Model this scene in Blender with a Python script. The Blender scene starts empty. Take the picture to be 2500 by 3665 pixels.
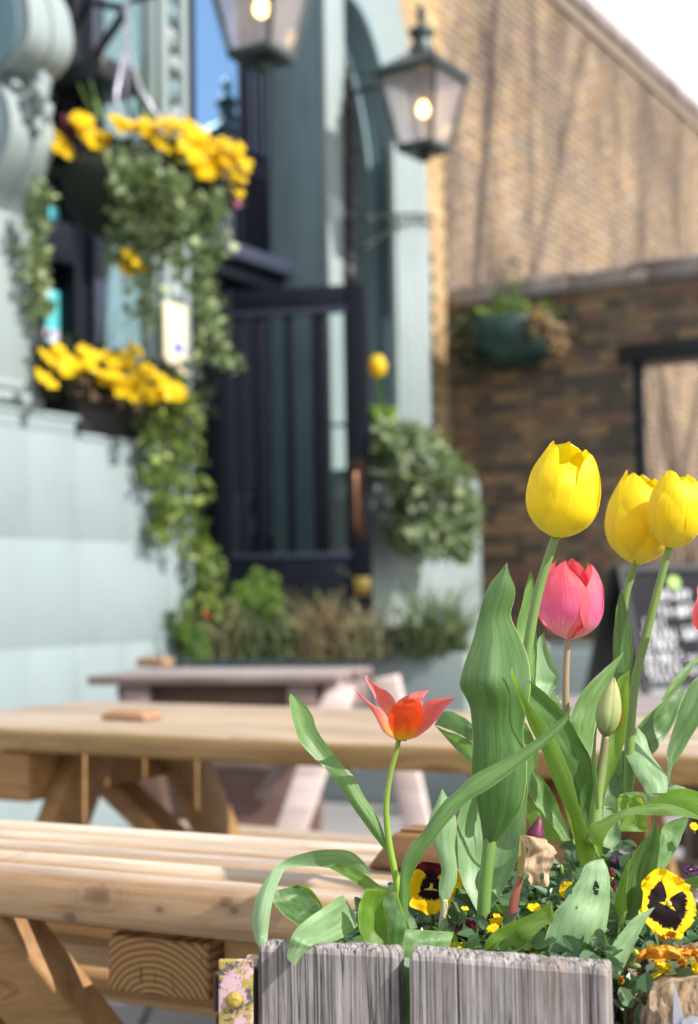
import bpy, bmesh, math, random
from mathutils import Vector, Matrix, noise as mnoise
R = math.radians
random.seed(7)
scene = bpy.context.scene
COL = scene.collection

# ------------------------------------------------------------------ camera
F = 5090.3                      # focal length in photograph pixels (50 mm on a 36 mm high frame)
CZ = 1.0
cd = bpy.data.cameras.new("camera")
cam = bpy.data.objects.new("camera", cd)
COL.objects.link(cam)
scene.camera = cam
cd.sensor_fit = 'VERTICAL'
cd.sensor_height = 36.0
cd.sensor_width = 24.0
cd.lens = 50.0
cd.clip_start = 0.05
cd.clip_end = 400.0
PITCH = math.atan(296.8 / F)
CAMROT = Matrix.Rotation(R(90) + PITCH, 3, 'X') @ Matrix.Rotation(R(-1.0), 3, 'Z')
cam.matrix_world = Matrix.Translation((0, 0, CZ)) @ CAMROT.to_4x4()
cd.dof.use_dof = True
cd.dof.focus_distance = 0.93
cd.dof.aperture_fstop = 6.3
cd.dof.aperture_blades = 0

# ------------------------------------------------------------------ light
SUN_EL = R(41); SUN_AZ = R(119)          # azimuth measured from +Y towards +X
SUNDIR = Vector((math.sin(SUN_AZ) * math.cos(SUN_EL), math.cos(SUN_AZ) * math.cos(SUN_EL), math.sin(SUN_EL)))
world = bpy.data.worlds.new("World")
scene.world = world
world.use_nodes = True
nt = world.node_tree
nt.nodes.clear()
wo = nt.nodes.new('ShaderNodeOutputWorld')
bg = nt.nodes.new('ShaderNodeBackground'); bg.inputs['Strength'].default_value = 0.082
sky = nt.nodes.new('ShaderNodeTexSky'); sky.sky_type = 'NISHITA'; sky.sun_disc = False
sky.sun_elevation = SUN_EL; sky.sun_rotation = SUN_AZ; sky.altitude = 20; sky.air_density = 1.0
sky.dust_density = 1.0; sky.ozone_density = 1.5
tc = nt.nodes.new('ShaderNodeTexCoord')
mp = nt.nodes.new('ShaderNodeMapping'); mp.inputs['Location'].default_value = (1.74, -1.25, -0.61)
mp.inputs['Scale'].default_value = (1.0, 1.0, 1.8)
nz = nt.nodes.new('ShaderNodeTexNoise'); nz.inputs['Scale'].default_value = 1.7; nz.inputs['Detail'].default_value = 6
nz.inputs['Roughness'].default_value = 0.55
cr = nt.nodes.new('ShaderNodeValToRGB')
cr.color_ramp.elements[0].position = 0.455; cr.color_ramp.elements[1].position = 0.535
mx = nt.nodes.new('ShaderNodeMix'); mx.data_type = 'RGBA'
mx.inputs['B'].default_value = (13, 13.1, 13.4, 1)
nt.links.new(tc.outputs['Generated'], mp.inputs['Vector'])
nt.links.new(mp.outputs['Vector'], nz.inputs['Vector'])
nt.links.new(nz.outputs['Fac'], cr.inputs['Fac'])
nt.links.new(cr.outputs['Color'], mx.inputs['Factor'])
nt.links.new(sky.outputs['Color'], mx.inputs['A'])
nt.links.new(mx.outputs['Result'], bg.inputs['Color'])
nt.links.new(bg.outputs['Background'], wo.inputs['Surface'])

sl = bpy.data.lights.new("sun", 'SUN'); sl.energy = 5.0; sl.angle = R(0.53); sl.color = (1.0, 0.955, 0.89)
so = bpy.data.objects.new("sun", sl); COL.objects.link(so)
so.rotation_euler = SUNDIR.to_track_quat('Z', 'Y').to_euler()
so.location = (6, -2, 8)

scene.view_settings.view_transform = 'Standard'
scene.view_settings.look = 'None'
scene.view_settings.exposure = 0.57
scene.view_settings.gamma = 1.0
scene.view_settings.use_curve_mapping = False
scene.cycles.use_denoising = True
scene.cycles.max_bounces = 10
scene.cycles.transparent_max_bounces = 16
scene.cycles.transmission_bounces = 8

# ------------------------------------------------------------------ picking points of the place from the photograph
C0 = Vector((0, 0, CZ))
def ray(px, py):
    return CAMROT @ Vector(((px - 1250) / F, -(py - 1832.5) / F, -1))
def at(px, py, Y):
    r = ray(px, py); return C0 + r * (Y / r.y)
def atz(px, py, z):
    r = ray(px, py); return C0 + r * ((z - CZ) / r.z)
def Dp(x, y): return (x / .634, y / .634)
# frame of the pub front: d runs along it, n points out of it
dV = Vector((0.513, 0.8584, 0)).normalized()
nV = Vector((dV.y, -dV.x, 0))
def fp(s, c, z): return dV * s + nV * c + Vector((0, 0, z))
def hitc(x, y, c):
    r = ray(*Dp(x, y)); t = c / r.dot(nV); p = C0 + r * t
    return p.dot(dV), p.z
def hits(x, y, s):
    r = ray(*Dp(x, y)); t = s / r.dot(dV); p = C0 + r * t
    return p.dot(nV), p.z
def fc(p): return p.dot(dV), p.dot(nV), p.z

# ------------------------------------------------------------------ objects
def tag(o, label=None, cat=None, group=None, kind=None):
    if label: o['label'] = label
    if cat: o['category'] = cat
    if group: o['group'] = group
    if kind: o['kind'] = kind
    return o
def thing(name, label, cat, loc=(0, 0, 0), group=None):
    o = bpy.data.objects.new(name, None); COL.objects.link(o)
    o.location = loc; o.empty_display_size = 0.05
    return tag(o, label, cat, group)
def origin_of(o):
    v = Vector((0, 0, 0))
    while o is not None:
        v += Vector(o.location); o = o.parent
    return v
def link(me, name, parent=None, kind=None, label=None):
    o = bpy.data.objects.new(name, me); COL.objects.link(o)
    if parent is not None: o.parent = parent
    if kind: o['kind'] = kind
    if label: o['label'] = label
    return o
def mesh(name, vs, fs, mat, parent=None, smooth=False, uvs=None, kind=None, label=None, mats=None, midx=None, local=False):
    """vs in world coordinates unless local"""
    if parent is not None and not local:
        off = origin_of(parent)
        vs = [Vector(v) - off for v in vs]
    me = bpy.data.meshes.new(name)
    me.from_pydata([tuple(v) for v in vs], [], fs)
    if uvs:
        ul = me.uv_layers.new(name='UVMap')
        flat = [0.0] * (2 * len(me.loops))
        for i, l in enumerate(me.loops):
            flat[2 * i], flat[2 * i + 1] = uvs[l.vertex_index]
        ul.data.foreach_set('uv', flat)
    for m in (mats or [mat]): me.materials.append(m)
    if midx: me.polygons.foreach_set('material_index', midx)
    if smooth: me.polygons.foreach_set('use_smooth', [True] * len(me.polygons))
    me.update()
    return link(me, name, parent, kind, label)

class MB:
    """collects simple solids into one mesh"""
    def __init__(s): s.v = []; s.f = []
    def add(s, vs, fs):
        n = len(s.v); s.v += [Vector(v) for v in vs]; s.f += [tuple(i + n for i in f) for f in fs]; return s
    def hexa(s, p):   # 8 corners: bottom 4 then top 4
        return s.add(p, [(3, 2, 1, 0), (4, 5, 6, 7), (0, 1, 5, 4), (1, 2, 6, 5), (2, 3, 7, 6), (3, 0, 4, 7)])
    def box(s, x0, x1, y0, y1, z0, z1):
        return s.hexa([(x0, y0, z0), (x1, y0, z0), (x1, y1, z0), (x0, y1, z0), (x0, y0, z1), (x1, y0, z1), (x1, y1, z1), (x0, y1, z1)])
    def fbox(s, s0, s1, c0, c1, z0, z1):
        return s.hexa([fp(s0, c0, z0), fp(s0, c1, z0), fp(s1, c1, z0), fp(s1, c0, z0), fp(s0, c0, z1), fp(s0, c1, z1), fp(s1, c1, z1), fp(s1, c0, z1)])
    def bar(s, a, b, w, h, up=(0, 0, 1)):
        a = Vector(a); b = Vector(b); t = (b - a).normalized(); u = Vector(up)
        x = t.cross(u)
        if x.length < 1e-4: x = t.cross(Vector((1, 0, 0)))
        x.normalize(); y = x.cross(t).normalized()
        x = x * w / 2; y = y * h / 2
        return s.hexa([a - x - y, a + x - y, a + x + y, a - x + y, b - x - y, b + x - y, b + x + y, b - x + y])
    def tube(s, pts, rad, n=8, cap=True):
        pts = [Vector(p) for p in pts]
        if not isinstance(rad, (list, tuple)): rad = [rad] * len(pts)
        vs = []; fs = []
        pu = None
        for i, p in enumerate(pts):
            t = (pts[min(i + 1, len(pts) - 1)] - pts[max(i - 1, 0)]).normalized()
            if pu is None:
                pu = t.orthogonal().normalized()
            pu = (pu - t * pu.dot(t)).normalized(); w = t.cross(pu)
            for k in range(n):
                a = 2 * math.pi * k / n
                vs.append(p + (pu * math.cos(a) + w * math.sin(a)) * rad[i])
        for i in range(len(pts) - 1):
            for k in range(n):
                k2 = (k + 1) % n
                fs.append((i * n + k, i * n + k2, (i + 1) * n + k2, (i + 1) * n + k))
        if cap:
            fs.append(tuple(range(n - 1, -1, -1))); fs.append(tuple((len(pts) - 1) * n + k for k in range(n)))
        return s.add(vs, fs)
    def lathe(s, prof, c, n=16, axis=None):
        """prof: list of (r, z) about vertical axis through c"""
        c = Vector(c); vs = []; fs = []
        for r, z in prof:
            for k in range(n):
                a = 2 * math.pi * k / n
                vs.append(c + Vector((r * math.cos(a), r * math.sin(a), z)))
        for i in range(len(prof) - 1):
            for k in range(n):
                k2 = (k + 1) % n
                fs.append((i * n + k, i * n + k2, (i + 1) * n + k2, (i + 1) * n + k))
        fs.append(tuple(range(n - 1, -1, -1))); fs.append(tuple((len(prof) - 1) * n + k for k in range(n)))
        return s.add(vs, fs)
    def blob(s, c, rx, ry, rz, seed=0, amp=.2, nu=10, nv=7):
        c = Vector(c); vs = []; fs = []
        for j in range(nv + 1):
            th = math.pi * j / nv
            for k in range(nu):
                a = 2 * math.pi * k / nu
                v = Vector((math.sin(th) * math.cos(a), math.sin(th) * math.sin(a), math.cos(th)))
                q = 1 + amp * mnoise.noise(v * 1.6 + Vector((seed * 3.7, seed, 0)))
                vs.append(c + Vector((v.x * rx, v.y * ry, v.z * rz)) * q)
        for j in range(nv):
            for k in range(nu):
                k2 = (k + 1) % nu
                fs.append((j * nu + k, (j + 1) * nu + k, (j + 1) * nu + k2, j * nu + k2))
        return s.add(vs, fs)
    def build(s, name, mat, parent=None, smooth=False, kind=None, label=None, local=False, bevel=0, seg=2):
        o = mesh(name, s.v, s.f, mat, parent, smooth, kind=kind, label=label, local=local)
        if bevel:
            m = o.modifiers.new('edge', 'BEVEL'); m.width = bevel; m.segments = seg; m.limit_method = 'ANGLE'
            m.angle_limit = R(40); m.harden_normals = False
            if seg > 1:
                o.data.polygons.foreach_set('use_smooth', [True] * len(o.data.polygons))
        return o

def catmull(pts, n):
    """pts: list of tuples; n samples, chord parameterised evenly per segment"""
    P = [pts[0]] + list(pts) + [pts[-1]]
    m = len(pts) - 1; out = []
    for i in range(n):
        t = i / (n - 1) * m; k = min(int(t), m - 1); u = t - k
        a, b, c, d = P[k], P[k + 1], P[k + 2], P[k + 3]
        out.append(tuple(.5 * (2 * b[j] + (c[j] - a[j]) * u + (2 * a[j] - 5 * b[j] + 4 * c[j] - d[j]) * u * u + (3 * b[j] - a[j] - 3 * c[j] + d[j]) * u ** 3) for j in range(len(b))))
    return out
def lerp_table(tab, t):
    n = len(tab)
    for i in range(n - 1):
        (a, va), (b, vb) = tab[i], tab[i + 1]
        if t <= b:
            u = (t - a) / max(b - a, 1e-9); h = b - a
            m0 = (vb - tab[i - 1][1]) / (b - tab[i - 1][0]) if i > 0 else (vb - va) / h
            m1 = (tab[i + 2][1] - va) / (tab[i + 2][0] - a) if i < n - 2 else (vb - va) / h
            return (2 * u ** 3 - 3 * u * u + 1) * va + (u ** 3 - 2 * u * u + u) * h * m0 + (3 * u * u - 2 * u ** 3) * vb + (u ** 3 - u * u) * h * m1
    return tab[-1][1]

# ------------------------------------------------------------------ materials
class NT:
    def __init__(s, name):
        s.m = bpy.data.materials.new(name); s.m.use_nodes = True
        s.t = s.m.node_tree; s.t.nodes.clear()
        s.out = s.n('ShaderNodeOutputMaterial')
    def n(s, typ, **kw):
        nd = s.t.nodes.new(typ)
        for k, v in kw.items():
            if k in nd.inputs: nd.inputs[k].default_value = v
            else: setattr(nd, k, v)
        return nd
    def l(s, a, b): s.t.links.new(a, b)
    def coord(s, kind='Object', scale=(1, 1, 1), loc=(0, 0, 0), rnd=False):
        tcn = s.n('ShaderNodeTexCoord'); m = s.n('ShaderNodeMapping'); m.inputs['Scale'].default_value = scale
        m.inputs['Location'].default_value = loc
        src = tcn.outputs[kind]
        if rnd:
            oi = s.n('ShaderNodeObjectInfo'); mu = s.n('ShaderNodeMath', operation='MULTIPLY'); mu.inputs[1].default_value = 37.0
            s.l(oi.outputs['Random'], mu.inputs[0])
            ad = s.n('ShaderNodeVectorMath', operation='ADD'); s.l(src, ad.inputs[0]); s.l(mu.outputs[0], ad.inputs[1]); src = ad.outputs[0]
        s.l(src, m.inputs['Vector']); return m.outputs['Vector']
    def pos(s, scale=(1, 1, 1)):
        g = s.n('ShaderNodeNewGeometry'); m = s.n('ShaderNodeMapping'); m.inputs['Scale'].default_value = scale
        s.l(g.outputs['Position'], m.inputs['Vector']); return m.outputs['Vector']
    def noise(s, vec, scale=5, detail=4, rough=.5, dist=0):
        a = s.n('ShaderNodeTexNoise'); a.inputs['Scale'].default_value = scale; a.inputs['Detail'].default_value = detail
        a.inputs['Roughness'].default_value = rough; a.inputs['Distortion'].default_value = dist
        if vec is not None: s.l(vec, a.inputs['Vector'])
        return a.outputs['Fac']
    def ramp(s, fac, stops, interp='LINEAR'):
        r = s.n('ShaderNodeValToRGB'); r.color_ramp.interpolation = interp
        e = r.color_ramp.elements
        while len(e) > 1: e.remove(e[-1])
        e[0].position = stops[0][0]; e[0].color = tuple(stops[0][1]) + (1,)
        for p, c in stops[1:]:
            x = e.new(p); x.color = tuple(c) + (1,)
        s.l(fac, r.inputs['Fac']); return r.outputs['Color']
    def mix(s, f, a, b, mode='MIX'):
        m = s.n('ShaderNodeMix', data_type='RGBA', blend_type=mode)
        for k, v in (('Factor', f), ('A', a), ('B', b)):
            sock = m.inputs[k] if k == 'Factor' else [i for i in m.inputs if i.name == k and i.type == 'RGBA'][0]
            if hasattr(v, 'is_output'): s.l(v, sock)
            elif k == 'Factor': sock.default_value = v
            else: sock.default_value = tuple(v) + (1,)
        return [o for o in m.outputs if o.type == 'RGBA'][0]
    def math(s, op, a, b=None, c=None):
        m = s.n('ShaderNodeMath', operation=op)
        for i, v in enumerate((a, b, c)):
            if v is None: continue
            if hasattr(v, 'is_output'): s.l(v, m.inputs[i])
            else: m.inputs[i].default_value = v
        return m.outputs[0]
    def bump(s, h, strength=.3, dist=.01):
        b = s.n('ShaderNodeBump'); b.inputs['Strength'].default_value = strength; b.inputs['Distance'].default_value = dist
        s.l(h, b.inputs['Height']); return b.outputs['Normal']
    def bsdf(s, col, rough=.6, normal=None, metal=0, spec=.5, **kw):
        p = s.n('ShaderNodeBsdfPrincipled')
        if hasattr(col, 'is_output'): s.l(col, p.inputs['Base Color'])
        else: p.inputs['Base Color'].default_value = tuple(col) + (1,)
        if hasattr(rough, 'is_output'): s.l(rough, p.inputs['Roughness'])
        else: p.inputs['Roughness'].default_value = rough
        p.inputs['Metallic'].default_value = metal; p.inputs['Specular IOR Level'].default_value = spec
        if normal is not None: s.l(normal, p.inputs['Normal'])
        for k, v in kw.items(): p.inputs[k.replace('_', ' ')].default_value = v
        return p.outputs[0]
    def end(s, sh): s.l(sh, s.out.inputs['Surface']); return s.m

def m_paint(name, col, rough=.45, var=.12, dirt=(.2, .2, .18), dirtamt=.25, bump=.15, scale=3.0, spec=.5):
    st = (1.6, 1.6, 1.1) if scale == 2.0 else (5, 5, .7)
    t = NT(name); v = t.pos((1, 1, 1))
    n1 = t.noise(v, scale, 5, .6); n2 = t.noise(t.pos(st), 2.2, 6, .68)
    c = t.mix(n1, [x * (1 - var) for x in col], [min(1, x * (1 + var)) for x in col])
    f = t.ramp(n2, [(.50, (0, 0, 0)), (.60, (dirtamt * .35,) * 3), (.72, (dirtamt,) * 3)])
    c = t.mix(f, c, dirt)
    return t.end(t.bsdf(c, rough, t.bump(t.noise(v, 40, 3), bump, .004), spec=spec))
def m_plain(name, col, rough=.5, metal=0, var=.15, scale=8, bump=.1):
    t = NT(name); v = t.coord('Object')
    c = t.mix(t.noise(v, scale, 4), [x * (1 - var) for x in col], [min(1, x * (1 + var)) for x in col])
    return t.end(t.bsdf(c, rough, t.bump(t.noise(v, scale * 6, 3), bump, .003), metal))
def m_leafmass(name, dark, light, rough=.5, trans=.25, tcol=None):
    t = NT(name); g = t.n('ShaderNodeNewGeometry')
    c = t.ramp(g.outputs['Random Per Island'], [(0, dark), (.5, [a * .72 + b * .28 for a, b in zip(dark, light)]), (.78, [a * .4 + b * .6 for a, b in zip(dark, light)]), (1, [x * 1.15 for x in light])])
    n = t.noise(t.pos(), 9, 3)
    c = t.mix(t.math('MULTIPLY', n, .35), c, [x * .5 for x in dark])
    p = t.bsdf(c, rough, spec=.4)
    tr = t.n('ShaderNodeBsdfTranslucent'); tr.inputs['Color'].default_value = tuple(tcol or (light[0] * 1.2, light[1] * 1.3, light[2] * .6)) + (1,)
    ms = t.n('ShaderNodeMixShader'); ms.inputs[0].default_value = trans
    t.l(p, ms.inputs[1]); t.l(tr.outputs[0], ms.inputs[2])
    return t.end(ms.outputs[0])
def m_leaf(name, ca, cb, tcol, trans=.3, margin=(.42, .45, .14), rough=.42, spots=0.0, stripe=(70, 3)):
    """tulip leaf: veins run along the blade, pale thin margin, waxy"""
    t = NT(name); uv = t.coord('UV', (stripe[0], stripe[1], 1), rnd=True)
    n1 = t.noise(uv, 1.0, 3, .55); n2 = t.noise(t.coord('UV', (5, 3, 1), rnd=True), 1.2, 4, .6)
    f = t.math('ADD', t.math('MULTIPLY', n1, .36), t.math('MULTIPLY', n2, .64))
    c = t.ramp(f, [(.34, [x * .8 for x in ca]), (.5, [(x + y) / 2 for x, y in zip(ca, cb)]), (.64, [x * 1.08 for x in cb])])
    tcn = t.n('ShaderNodeTexCoord'); sx = t.n('ShaderNodeSeparateXYZ'); t.l(tcn.outputs['UV'], sx.inputs[0])
    e = t.math('ABSOLUTE', t.math('SUBTRACT', sx.outputs['X'], .5))
    mr = t.ramp(e, [(.484, (0, 0, 0)), (.496, (1, 1, 1))])
    c = t.mix(mr, c, margin)
    if spots:
        vo = t.n('ShaderNodeTexVoronoi'); vo.inputs['Scale'].default_value = 1.0
        t.l(t.coord('UV', (16, 9, 1), rnd=True), vo.inputs['Vector'])
        sp = t.ramp(vo.outputs['Distance'], [(.10, (spots,) * 3), (.2, (0, 0, 0))])
        sp = t.math('MULTIPLY', sp, t.ramp(n2, [(.5, (0, 0, 0)), (.62, (1, 1, 1))]))
        c = t.mix(sp, c, (.10, .10, .045))
    dry = t.math('ADD', sx.outputs['Y'], t.math('MULTIPLY', n2, .03))
    c = t.mix(t.ramp(dry, [(.022, (.8, .8, .8)), (.034, (0, 0, 0))]), c, (.36, .25, .10))
    p = t.bsdf(c, rough, t.bump(n1, .4, .0016), spec=.75)
    tr = t.n('ShaderNodeBsdfTranslucent')
    t.l(t.mix(.5, c, tcol), tr.inputs['Color'])
    tr.inputs['Color'].default_value = tuple(tcol) + (1,)
    ms = t.n('ShaderNodeMixShader'); ms.inputs[0].default_value = trans
    t.l(p, ms.inputs[1]); t.l(tr.outputs[0], ms.inputs[2])
    return t.end(ms.outputs[0])
def m_petal(name, base, mid, tip, edge=None, trans=.4, rough=.45, streak=.25):
    """v runs from the base of the petal to its tip"""
    t = NT(name); tcn = t.n('ShaderNodeTexCoord'); sx = t.n('ShaderNodeSeparateXYZ'); t.l(tcn.outputs['UV'], sx.inputs[0])
    n = t.noise(t.coord('UV', (38, 2.2, 1), rnd=True), 1.0, 4, .6); n2 = t.noise(t.coord('UV', (4, 2, 1), rnd=True), 1, 3)
    v = t.math('ADD', sx.outputs['Y'], t.math('MULTIPLY', t.math('SUBTRACT', n, .5), streak))
    v = t.math('ADD', v, t.math('MULTIPLY', t.math('SUBTRACT', n2, .5), streak))
    c = t.ramp(v, [(.02, base), (.32, mid), (.85, tip)])
    if edge:
        e = t.math('ABSOLUTE', t.math('SUBTRACT', sx.outputs['X'], .5))
        c = t.mix(t.ramp(t.math('ADD', e, t.math('MULTIPLY', t.math('SUBTRACT', n, .5), .2)), [(.22, (0, 0, 0)), (.5, (.8, .8, .8))]), c, edge)
    p = t.bsdf(c, rough, t.bump(n, .5, .0015), spec=.35)
    tr = t.n('ShaderNodeBsdfTranslucent'); t.l(c, tr.inputs['Color'])
    ms = t.n('ShaderNodeMixShader'); ms.inputs[0].default_value = trans
    t.l(p, ms.inputs[1]); t.l(tr.outputs[0], ms.inputs[2])
    return t.end(ms.outputs[0])
def m_wood(name, light, dark, axis='X', rough=.6, grain=30, knots=.8, grey=None, greyamt=0, spots=()):
    """planed timber with grain along one axis, knots that bend the grain"""
    t = NT(name)
    k = {'X': (1, 4.5, 4.5), 'Z': (4.5, 4.5, 1)}[axis]
    v0 = t.coord('Object', (1, 1, 1), rnd=True)
    vk = t.n('ShaderNodeMapping'); vk.inputs['Scale'].default_value = k; t.l(v0, vk.inputs['Vector'])
    vo = t.n('ShaderNodeTexVoronoi'); vo.inputs['Scale'].default_value = 2.6; vo.inputs['Randomness'].default_value = 1.0
    t.l(vk.outputs[0], vo.inputs['Vector'])
    kd = vo.outputs['Distance']
    gs = {'X': (1.3, 22, 22), 'Z': (22, 22, 1.3)}[axis]
    vg = t.n('ShaderNodeMapping'); vg.inputs['Scale'].default_value = gs; t.l(v0, vg.inputs['Vector'])
    bend = t.math('MULTIPLY', t.ramp(kd, [(.0, (1, 1, 1)), (.34, (0, 0, 0))]), 2.2)
    ad = t.n('ShaderNodeVectorMath', operation='ADD'); t.l(vg.outputs[0], ad.inputs[0]); t.l(bend, ad.inputs[1])
    g1 = t.noise(ad.outputs[0], grain / 22.0, 6, .6, .6)
    g2 = t.noise(ad.outputs[0], grain / 6.0, 3, .6)
    blot = t.noise(v0, 5, 3)
    f = t.math('ADD', t.math('MULTIPLY', g1, .7), t.math('MULTIPLY', g2, .3))
    c = t.ramp(f, [(.38, dark), (.5, [(a * .4 + b * .6) for a, b in zip(dark, light)]), (.60, light)])
    c = t.mix(t.math('MULTIPLY', blot, .5), c, [light[0] * .72, light[1] * .62, light[2] * .5])
    kn = t.ramp(kd, [(.05, (knots,) * 3), (.13, (knots * .35,) * 3), (.19, (0, 0, 0))])
    c = t.mix(kn, c, [dark[0] * .35, dark[1] * .28, dark[2] * .22])
    for (kx, ky, kz, kr) in spots:
        # single knots: a dark eye with rings that spread along the grain
        sb = t.n('ShaderNodeVectorMath', operation='SUBTRACT'); t.l(t.coord('Object'), sb.inputs[0]); sb.inputs[1].default_value = (kx, ky, kz)
        ml = t.n('ShaderNodeVectorMath', operation='MULTIPLY'); t.l(sb.outputs[0], ml.inputs[0]); ml.inputs[1].default_value = (.62, .25, 1)
        le = t.n('ShaderNodeVectorMath', operation='LENGTH'); t.l(ml.outputs[0], le.inputs[0])
        q = t.math('DIVIDE', t.math('ADD', le.outputs['Value'], t.math('MULTIPLY', t.math('SUBTRACT', t.noise(v0, 120, 3), .5), kr * .5)), kr)
        c = t.mix(t.ramp(q, [(.16, (.85, .85, .85)), (.4, (.45, .45, .45)), (.55, (.10, .10, .10)), (.7, (.28, .28, .28)), (.78, (.05, .05, .05)), (.9, (.16, .16, .16)), (1, (0, 0, 0))]), c, (.13, .065, .025))
    if grey:
        geo = t.n('ShaderNodeNewGeometry'); sz = t.n('ShaderNodeSeparateXYZ'); t.l(geo.outputs['Normal'], sz.inputs[0])
        gm = t.math('MULTIPLY', t.ramp(t.noise(vg.outputs[0], 1.2, 4, .6), [(.3, (.35, .35, .35)), (.65, (1, 1, 1))]), greyamt)
        up = t.ramp(sz.outputs['Z'], [(.55, (.15, .15, .15)), (.93, (1, 1, 1))])
        gcol = t.mix(t.ramp(f, [(.40, (0, 0, 0)), (.58, (1, 1, 1))]), [x * .55 for x in grey], grey)
        c = t.mix(t.math('MULTIPLY', gm, up), c, gcol)
    return t.end(t.bsdf(c, rough, t.bump(f, .35, .002), spec=.35))
# ================================================================== paints
TEAL = m_paint('teal paint', (.252, .300, .300), .5, .10, (.16, .19, .185), .32)
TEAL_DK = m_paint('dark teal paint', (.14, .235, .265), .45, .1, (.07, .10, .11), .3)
TEAL_W = m_paint('painted blockwork', (.235, .292, .303), .6, .10, (.15, .17, .165), .30, .4, 2.0)
TEAL_SHADE = m_paint('shaded teal paint', (.205, .295, .315), .5, .1, (.07, .10, .11), .4)  # the same teal with shade worked into its colour
NAVY = m_paint('navy paint', (.0055, .0075, .014), .5, .15, (.02, .02, .025), .3, spec=.18)
NAVY_L = m_paint('slate blue paint', (.038, .046, .075), .5, .1, (.05, .05, .06), .3, spec=.25)
BLACK = m_paint('black paint', (.012, .012, .014), .4, .2, (.03, .03, .03), .3)
t = NT('reflecting glass'); WINGLASS = t.end(t.bsdf((.50, .76, .98), .02, metal=1.0))
t = NT('dark glass'); DARKGLASS = t.end(t.bsdf((.012, .014, .018), .06, spec=.6))
t = NT('clear glass')
g1 = t.n('ShaderNodeBsdfGlossy'); g1.inputs['Roughness'].default_value = .03
tp = t.n('ShaderNodeBsdfTransparent'); tp.inputs['Color'].default_value = (.93, .97, .97, 1)
fr = t.n('ShaderNodeFresnel'); fr.inputs[0].default_value = 1.22; ms = t.n('ShaderNodeMixShader'); t.l(fr.outputs[0], ms.inputs[0]); t.l(tp.outputs[0], ms.inputs[1]); t.l(g1.outputs[0], ms.inputs[2])
CLEARGLASS = t.end(ms.outputs[0])
BRASS = m_plain('brass', (.55, .36, .10), .3, .9, .2)
COPPER = m_plain('copper', (.40, .20, .12), .35, .9, .2)
IRON = m_plain('black iron', (.018, .018, .022), .4, .3, .2)
DOORPAPER = m_paint('cream board', (.72, .62, .42), .6, .08, (.4, .3, .2), .2)

# brick: colour differs from brick to brick
def m_brick(name, cols, rnd_src, soot=.0, stain=False, fade=None):
    t = NT(name)
    if rnd_src == 'object': r = t.n('ShaderNodeObjectInfo').outputs['Random']
    else: r = t.n('ShaderNodeNewGeometry').outputs['Random Per Island']
    k = len(cols)
    c = t.ramp(r, [((i + .0) / k, col) for i, col in enumerate(cols)], 'CONSTANT')
    v = t.pos((1, 1, 1))
    n = t.noise(v, 26, 5, .65)
    c = t.mix(n, t.mix(.45, c, (.02, .015, .012)), t.mix(.18, c, (.9, .75, .55)))
    so = t.ramp(t.noise(t.pos((1.3, 1.3, .38)), 1.6, 5, .62), [(.44, (0, 0, 0)), (.66, (soot,) * 3)])
    c = t.mix(so, c, (.055, .042, .038))
    so2 = t.ramp(t.noise(t.pos((1, 1, .6)), .85, 4, .6), [(.46, (0, 0, 0)), (.62, (soot * .6,) * 3)])
    c = t.mix(so2, c, (.13, .10, .085))
    if stain:
        # sooty streak that runs down the wall where a pipe once stood
        g = t.n('ShaderNodeNewGeometry'); dt = t.n('ShaderNodeVectorMath', operation='DOT_PRODUCT')
        t.l(g.outputs['Position'], dt.inputs[0]); dt.inputs[1].default_value = tuple(dV)
        sz = t.n('ShaderNodeSeparateXYZ'); t.l(g.outputs['Position'], sz.inputs[0])
        for s0, zz, sl_, w, a in stain:
            x = t.math('SUBTRACT', dt.outputs['Value'], s0)
            x = t.math('SUBTRACT', x, t.math('MULTIPLY', t.math('SUBTRACT', sz.outputs['Z'], zz), sl_))
            x = t.math('ADD', x, t.math('MULTIPLY', t.math('SUBTRACT', t.noise(v, 2.5, 3), .5), w * 1.2))
            m = t.ramp(t.math('ABSOLUTE', x), [(0, (a,) * 3), (w * .6, (a * .8,) * 3), (w, (0, 0, 0))])
            c = t.mix(m, c, (.045, .035, .04))
    return t.end(t.bsdf(c, .85, t.bump(n, .5, .006), spec=.2))
STK = [(.40, .28, .17), (.36, .245, .15), (.45, .33, .21), (.31, .215, .145), (.39, .28, .195), (.27, .195, .145), (.43, .285, .155), (.37, .285, .215), (.33, .245, .185), (.41, .27, .15)]
YEL = [(.62, .43, .20), (.56, .38, .18), (.66, .48, .25), (.58, .36, .15)]
DRK = [(.24, .14, .06), (.035, .028, .028), (.33, .20, .09), (.10, .065, .05), (.025, .022, .024), (.20, .08, .055), (.27, .18, .10), (.05, .038, .034), (.16, .11, .07)]
t = NT('mortar'); v = t.pos(); MORTAR = t.end(t.bsdf(t.mix(t.noise(v, 6, 5), (.10, .078, .066), (.17, .135, .11)), .9, spec=.2))
t = NT('dark mortar'); v = t.pos(); MORTAR_D = t.end(t.bsdf(t.mix(t.noise(v, 6, 5), (.19, .15, .12), (.30, .24, .185)), .9, spec=.2))
t = NT('coping stone'); v = t.pos()
STONE = t.end(t.bsdf(t.ramp(t.noise(v, 4, 6, .65), [(.3, (.10, .085, .08)), (.55, (.26, .22, .2)), (.75, (.4, .35, .33))]), .85, t.bump(t.noise(v, 20, 5), .4, .01), spec=.2))

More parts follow.
